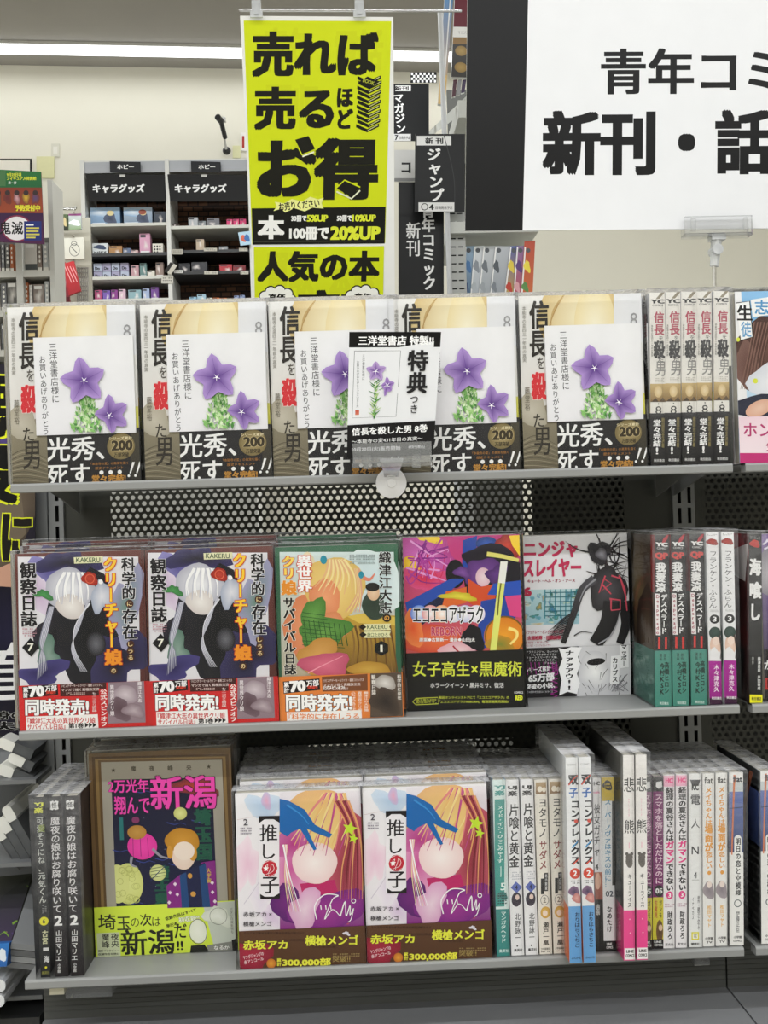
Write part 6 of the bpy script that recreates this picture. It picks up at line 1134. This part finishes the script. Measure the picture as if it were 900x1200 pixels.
def pack(label, pts, col, c2, Y, art=None):
    t, m, A = quad_thing('hanging_pack', label, 'pack', [q3(*p, Y) for p in pts], .012, col, frame=(pts[0], pts[1], pts[2])); A.full(col, c2)
    if art: art(A)
    done(t, m); return t
pack('purple and gold card pack hanging on the rack, upper left', [(276, 326), (330, 326), (280, 418), (332, 415)], '#7a5a7a', '#b8a070', YH-.01, lambda A: (A.blob(302, 370, 16, 26, '#e8e0d0', '#7a5a6a', wob=.4), A.rect(276, 326, 335, 338, '#5a3a5a')))
pack('green and black card pack in the middle of the upper rack row', [(334, 328), (366, 328), (336, 412), (366, 412)], '#5a6a4a', '#2c2e2a', YH-.014, lambda A: A.blob(350, 370, 10, 26, '#c8b88a', wob=.4))
pack('white landscape card pack hanging on the rack, upper right', [(370, 326), (438, 324), (372, 412), (440, 408)], '#c8ccd0', '#8aa07a', YH-.01, lambda A: (A.rect(370, 324, 442, 336, '#8a4a7a'), A.blob(405, 375, 26, 18, '#e8ecf0', wob=.4)))
pack('small white bagged item hanging on the middle rack row', [(290, 460), (338, 458), (296, 562), (340, 558)], '#d0d0cc', '#b0b0aa', YH-.01, lambda A: A.blob(316, 510, 14, 40, '#f0f0ee', '#8a8a86', wob=.6))
pack('clear bag with a pear outline hanging on the rack', [(346, 458), (452, 452), (348, 570), (456, 568)], '#d6d4c8', '#ccc9bc', YH-.01, lambda A: (A.ring(402, 520, 28, 3, '#4a4a48', ry=34), A.ring(400, 486, 16, 3, '#4a4a48', ry=12), A.line([(385, 505), (415, 535)], 4, '#4a4a48')))
pack('crimson patterned folder hanging lower left on the rack', [(300, 590), (352, 585), (318, 820), (380, 822)], '#a8404a', '#7a2a34', YH-.01, lambda A: (A.blob(335, 660, 22, 60, '#d09aa0', '#a8404a', wob=.5), A.rect(300, 770, 390, 830, '#5a1a22')))
pack('bright red folder tilted on the rack, lower right', [(342, 596), (398, 580), (372, 768), (436, 742)], '#c0383c', '#9a2a30', YH-.028, lambda A: [A.line([(350+k*14, 610), (385+k*14, 700)], 4, '#e0a0a0') for k in range(4)])

# ------------------------------------------------------------------ left edge: neon poster and the neighbouring rack
YN = .22
def q0(x, y, Y=YN): return at(x/2.5, 400+y/2.5, Y)
P = [q0(-260, 60), q0(103, 70), q0(-225, 1165), q0(103, 1155)]
t, m, A = quad_thing('neon_poster', 'dark poster with neon yellow brush lettering at the left edge beside the comics', 'poster', P, .004, '#1c1a24', frame=((-260, 60), (103, 60), (-260, 1160)))
A.full('#26222e', '#1d1b28'); A.blob(-60, 480, 150, 260, '#8a7a66', '#4a4038', wob=.3, seed=3); A.poly([(0, 420), (60, 440), (75, 560), (20, 620), (-60, 600)], '#6f6354'); A.blob(0, 270, 45, 70, '#5a4a8a', '#2c2348', wob=.4); A.poly([(-100, 700), (20, 650), (75, 640), (70, 780), (-40, 800)], '#c89a84'); A.blob(30, 860, 120, 150, '#22203a', '#191726', wob=.3)
A.text('悪', -130, 90, 190, 190, '#101010', .05, out='#dfe62c', ow=.045); A.text('役', -120, 290, 170, 185, '#101010', .05, out='#dfe62c', ow=.045); A.text('に', 0, 498, 96, 146, '#1a1714', .05, out='#dfe62c', ow=.035)
A.text('道', -110, 880, 180, 175, '#ececee', .01); A.text('この身の', -100, 1084, 165, 26, '#0a0a0a', .05, out='#cfcfcf', ow=.03); A.text('丈夫」', -100, 1115, 165, 28, '#0a0a0a', .05, out='#cfcfcf', ow=.03)
done(t, m)
YK = .16
def q2(x, y, Y=YK): return at(x/3.333, 840+y/3.333, Y)
rk = thing('side_rack', 'dark grey rack of a neighbouring shelf at the lower left edge', 'rack', (q2(0, 300).x, YK, 0)); ro = rk.location.copy()
def rg(m, n, mat='steel'): o = m.build(n, mat, rk); o.location = -ro; return o
xr = q2(128, 300).x; xl = q2(-260, 300).x
m = M(); m.box(xl, xr, YK+.21, YK+.22, .2, q2(0, 60).z, '#55575a'); rg(m, 'rack_back', 'dark')
for y in (262, 590, 1120):
    m = M(); z = q2(100, y).z; m.box(xl, xr-.002, YK+.02, YK+.21, z-.005, z, '#77797b'); rg(m, 'rack_shelf')
m = M(); m.box(xl, xr, YK+.0, YK+.22, .0, q2(0, 1180).z, '#2c2d2e'); rg(m, 'rack_base', 'dark')
def slab(label, a, b_, thick, cend, cbody, Y0, name='book', depth=.10):
    """a paperback lying with its rounded white spine at a and its body running down to b_"""
    A_, B_ = q2(*a, Y0), q2(*b_, Y0); d = (B_-A_); L_ = d.length; ang = math.atan2(d.z, d.x); th = thick
    t = thing(name, label, 'book', A_, (0, -ang, 0)); m = M(); m.box(.019, L_, .001, depth-.001, -th/2+.0009, th/2-.0009, cbody); m.build('page_block', 'paper', t)
    m = M(); pr = [(0.02, th/2), (.004, th/2), (.0008, th*.3), (0, 0), (.0008, -th*.3), (.004, -th/2), (.02, -th/2)]
    for i in range(len(pr)-1): m.face([(pr[i][0], 0, pr[i][1]), (pr[i+1][0], 0, pr[i+1][1]), (pr[i+1][0], depth, pr[i+1][1]), (pr[i][0], depth, pr[i][1])], cend)
    m.face([(p[0], 0, p[1]) for p in pr], cend); m.build('spine', 'print', t)
    for s_ in (1, -1): pass
    m = M(); m.box(.018, L_, 0, depth, th/2-.0008, th/2, '#5c5e60'); m.box(.018, L_, 0, depth, -th/2, -th/2+.0008, '#5c5e60'); m.build('covers', 'print', t)
for i, (a, b_) in enumerate([((-60, 85), (110, 165)), ((-48, 137), (125, 205)), ((-80, 180), (128, 262))]): pass
W3 = [((-40, 70), (125, 150), 'topmost white ended paperback in the dark rack at the left edge'), ((-22, 126), (126, 200), 'second white ended paperback in the dark rack at the left edge'), ((-40, 174), (124, 250), 'third white ended paperback in the dark rack at the left edge')]
for i, (a, b_, l) in enumerate(W3):
    a = (a[0]+40, a[1]+30); slab(l, (a[0]+[14, 38, 10][i]-22, a[1]-4), b_, .0125, '#ecece6', '#5a5c5e', YK+.03+i*.001, depth=.11)
for i, (a, b_) in enumerate([((18, 350), (128, 540)), ((0, 395), (112, 575)), ((-20, 425), (90, 590))]): slab(['white ended paperback leaning in the second rack tier, uppermost', 'white ended paperback leaning in the second rack tier, middle', 'white ended paperback leaning in the second rack tier, lowest'][i], a, b_, .0115, '#e6e6e0', '#5a5c5e', YK+.03+i*.002, depth=.11)
P = [q2(-200, 640, YK+.12), q2(128, 612, YK+.10), q2(-260, 900, YK-.02), q2(42, 880, YK-.02)]
t, m, A = quad_thing('magazine', 'green and purple patterned magazine lying sloped in the rack at the lower left', 'magazine', P, .006, '#4a4a38', frame=((-200, 640), (128, 612), (-260, 900)))
A.full('#3a4034', '#4a3f58')
for k in range(26): rr = random.Random(k+3); x, y = rr.uniform(-150, 110), rr.uniform(630, 890); A.line([(x-20, y), (x, y-10), (x+22, y+6)], 9, rr.choice(['#6a8a3a', '#7fa83f', '#5a4a3a', '#5a4a7a', '#8a7a5a', '#2a2c30']), 3)
done(t, m, mat='print')
for i in range(4):
    off = i*24
    P = [q2(44-i*6, 884+off, YK-.025+i*.002), q2(132-i*2, 622+off*.9, YK+.10), q2(40-i*6, 906+off, YK-.025+i*.002), q2(130-i*2, 640+off*.9, YK+.10)]
    t, m, A = quad_thing('magazine', f'magazine edge in the slanting pile at the lower left, {["topmost", "second", "third", "lowest"][i]}', 'magazine', P, .08, ['#8a8c8e', '#6a6c6e', '#9a9c9e', '#77797b'][i]); A.full(['#8e9092', '#717375', '#9ea0a2', '#7a7c7e'][i]); done(t, m, mat='print')
P = [q2(-120, 890, YK-.03), q2(36, 884, YK-.03), q2(-130, 985, YK-.035), q2(26, 975, YK-.035)]
t, m, A = quad_thing('magazine', 'bright blue magazine front at the lower left edge', 'magazine', P, .02, '#2a6ab8'); A.full('#2f78c4', '#2a62a8'); A.blob(.5, .5, .2, .3, '#dfe8f0', wob=.4); A.blob(.85, .5, .1, .3, '#dfe8f0', wob=.4); done(t, m, mat='print')
for i in range(2): slab(['white paperback lying under the blue magazine, upper one', 'white paperback lying under the blue magazine, lower one'][i], (22-i*4, 1050+i*60), (-180, 1055+i*60), .0135, '#e6e8ea', '#b0b2b4', YK-.03, depth=.12)
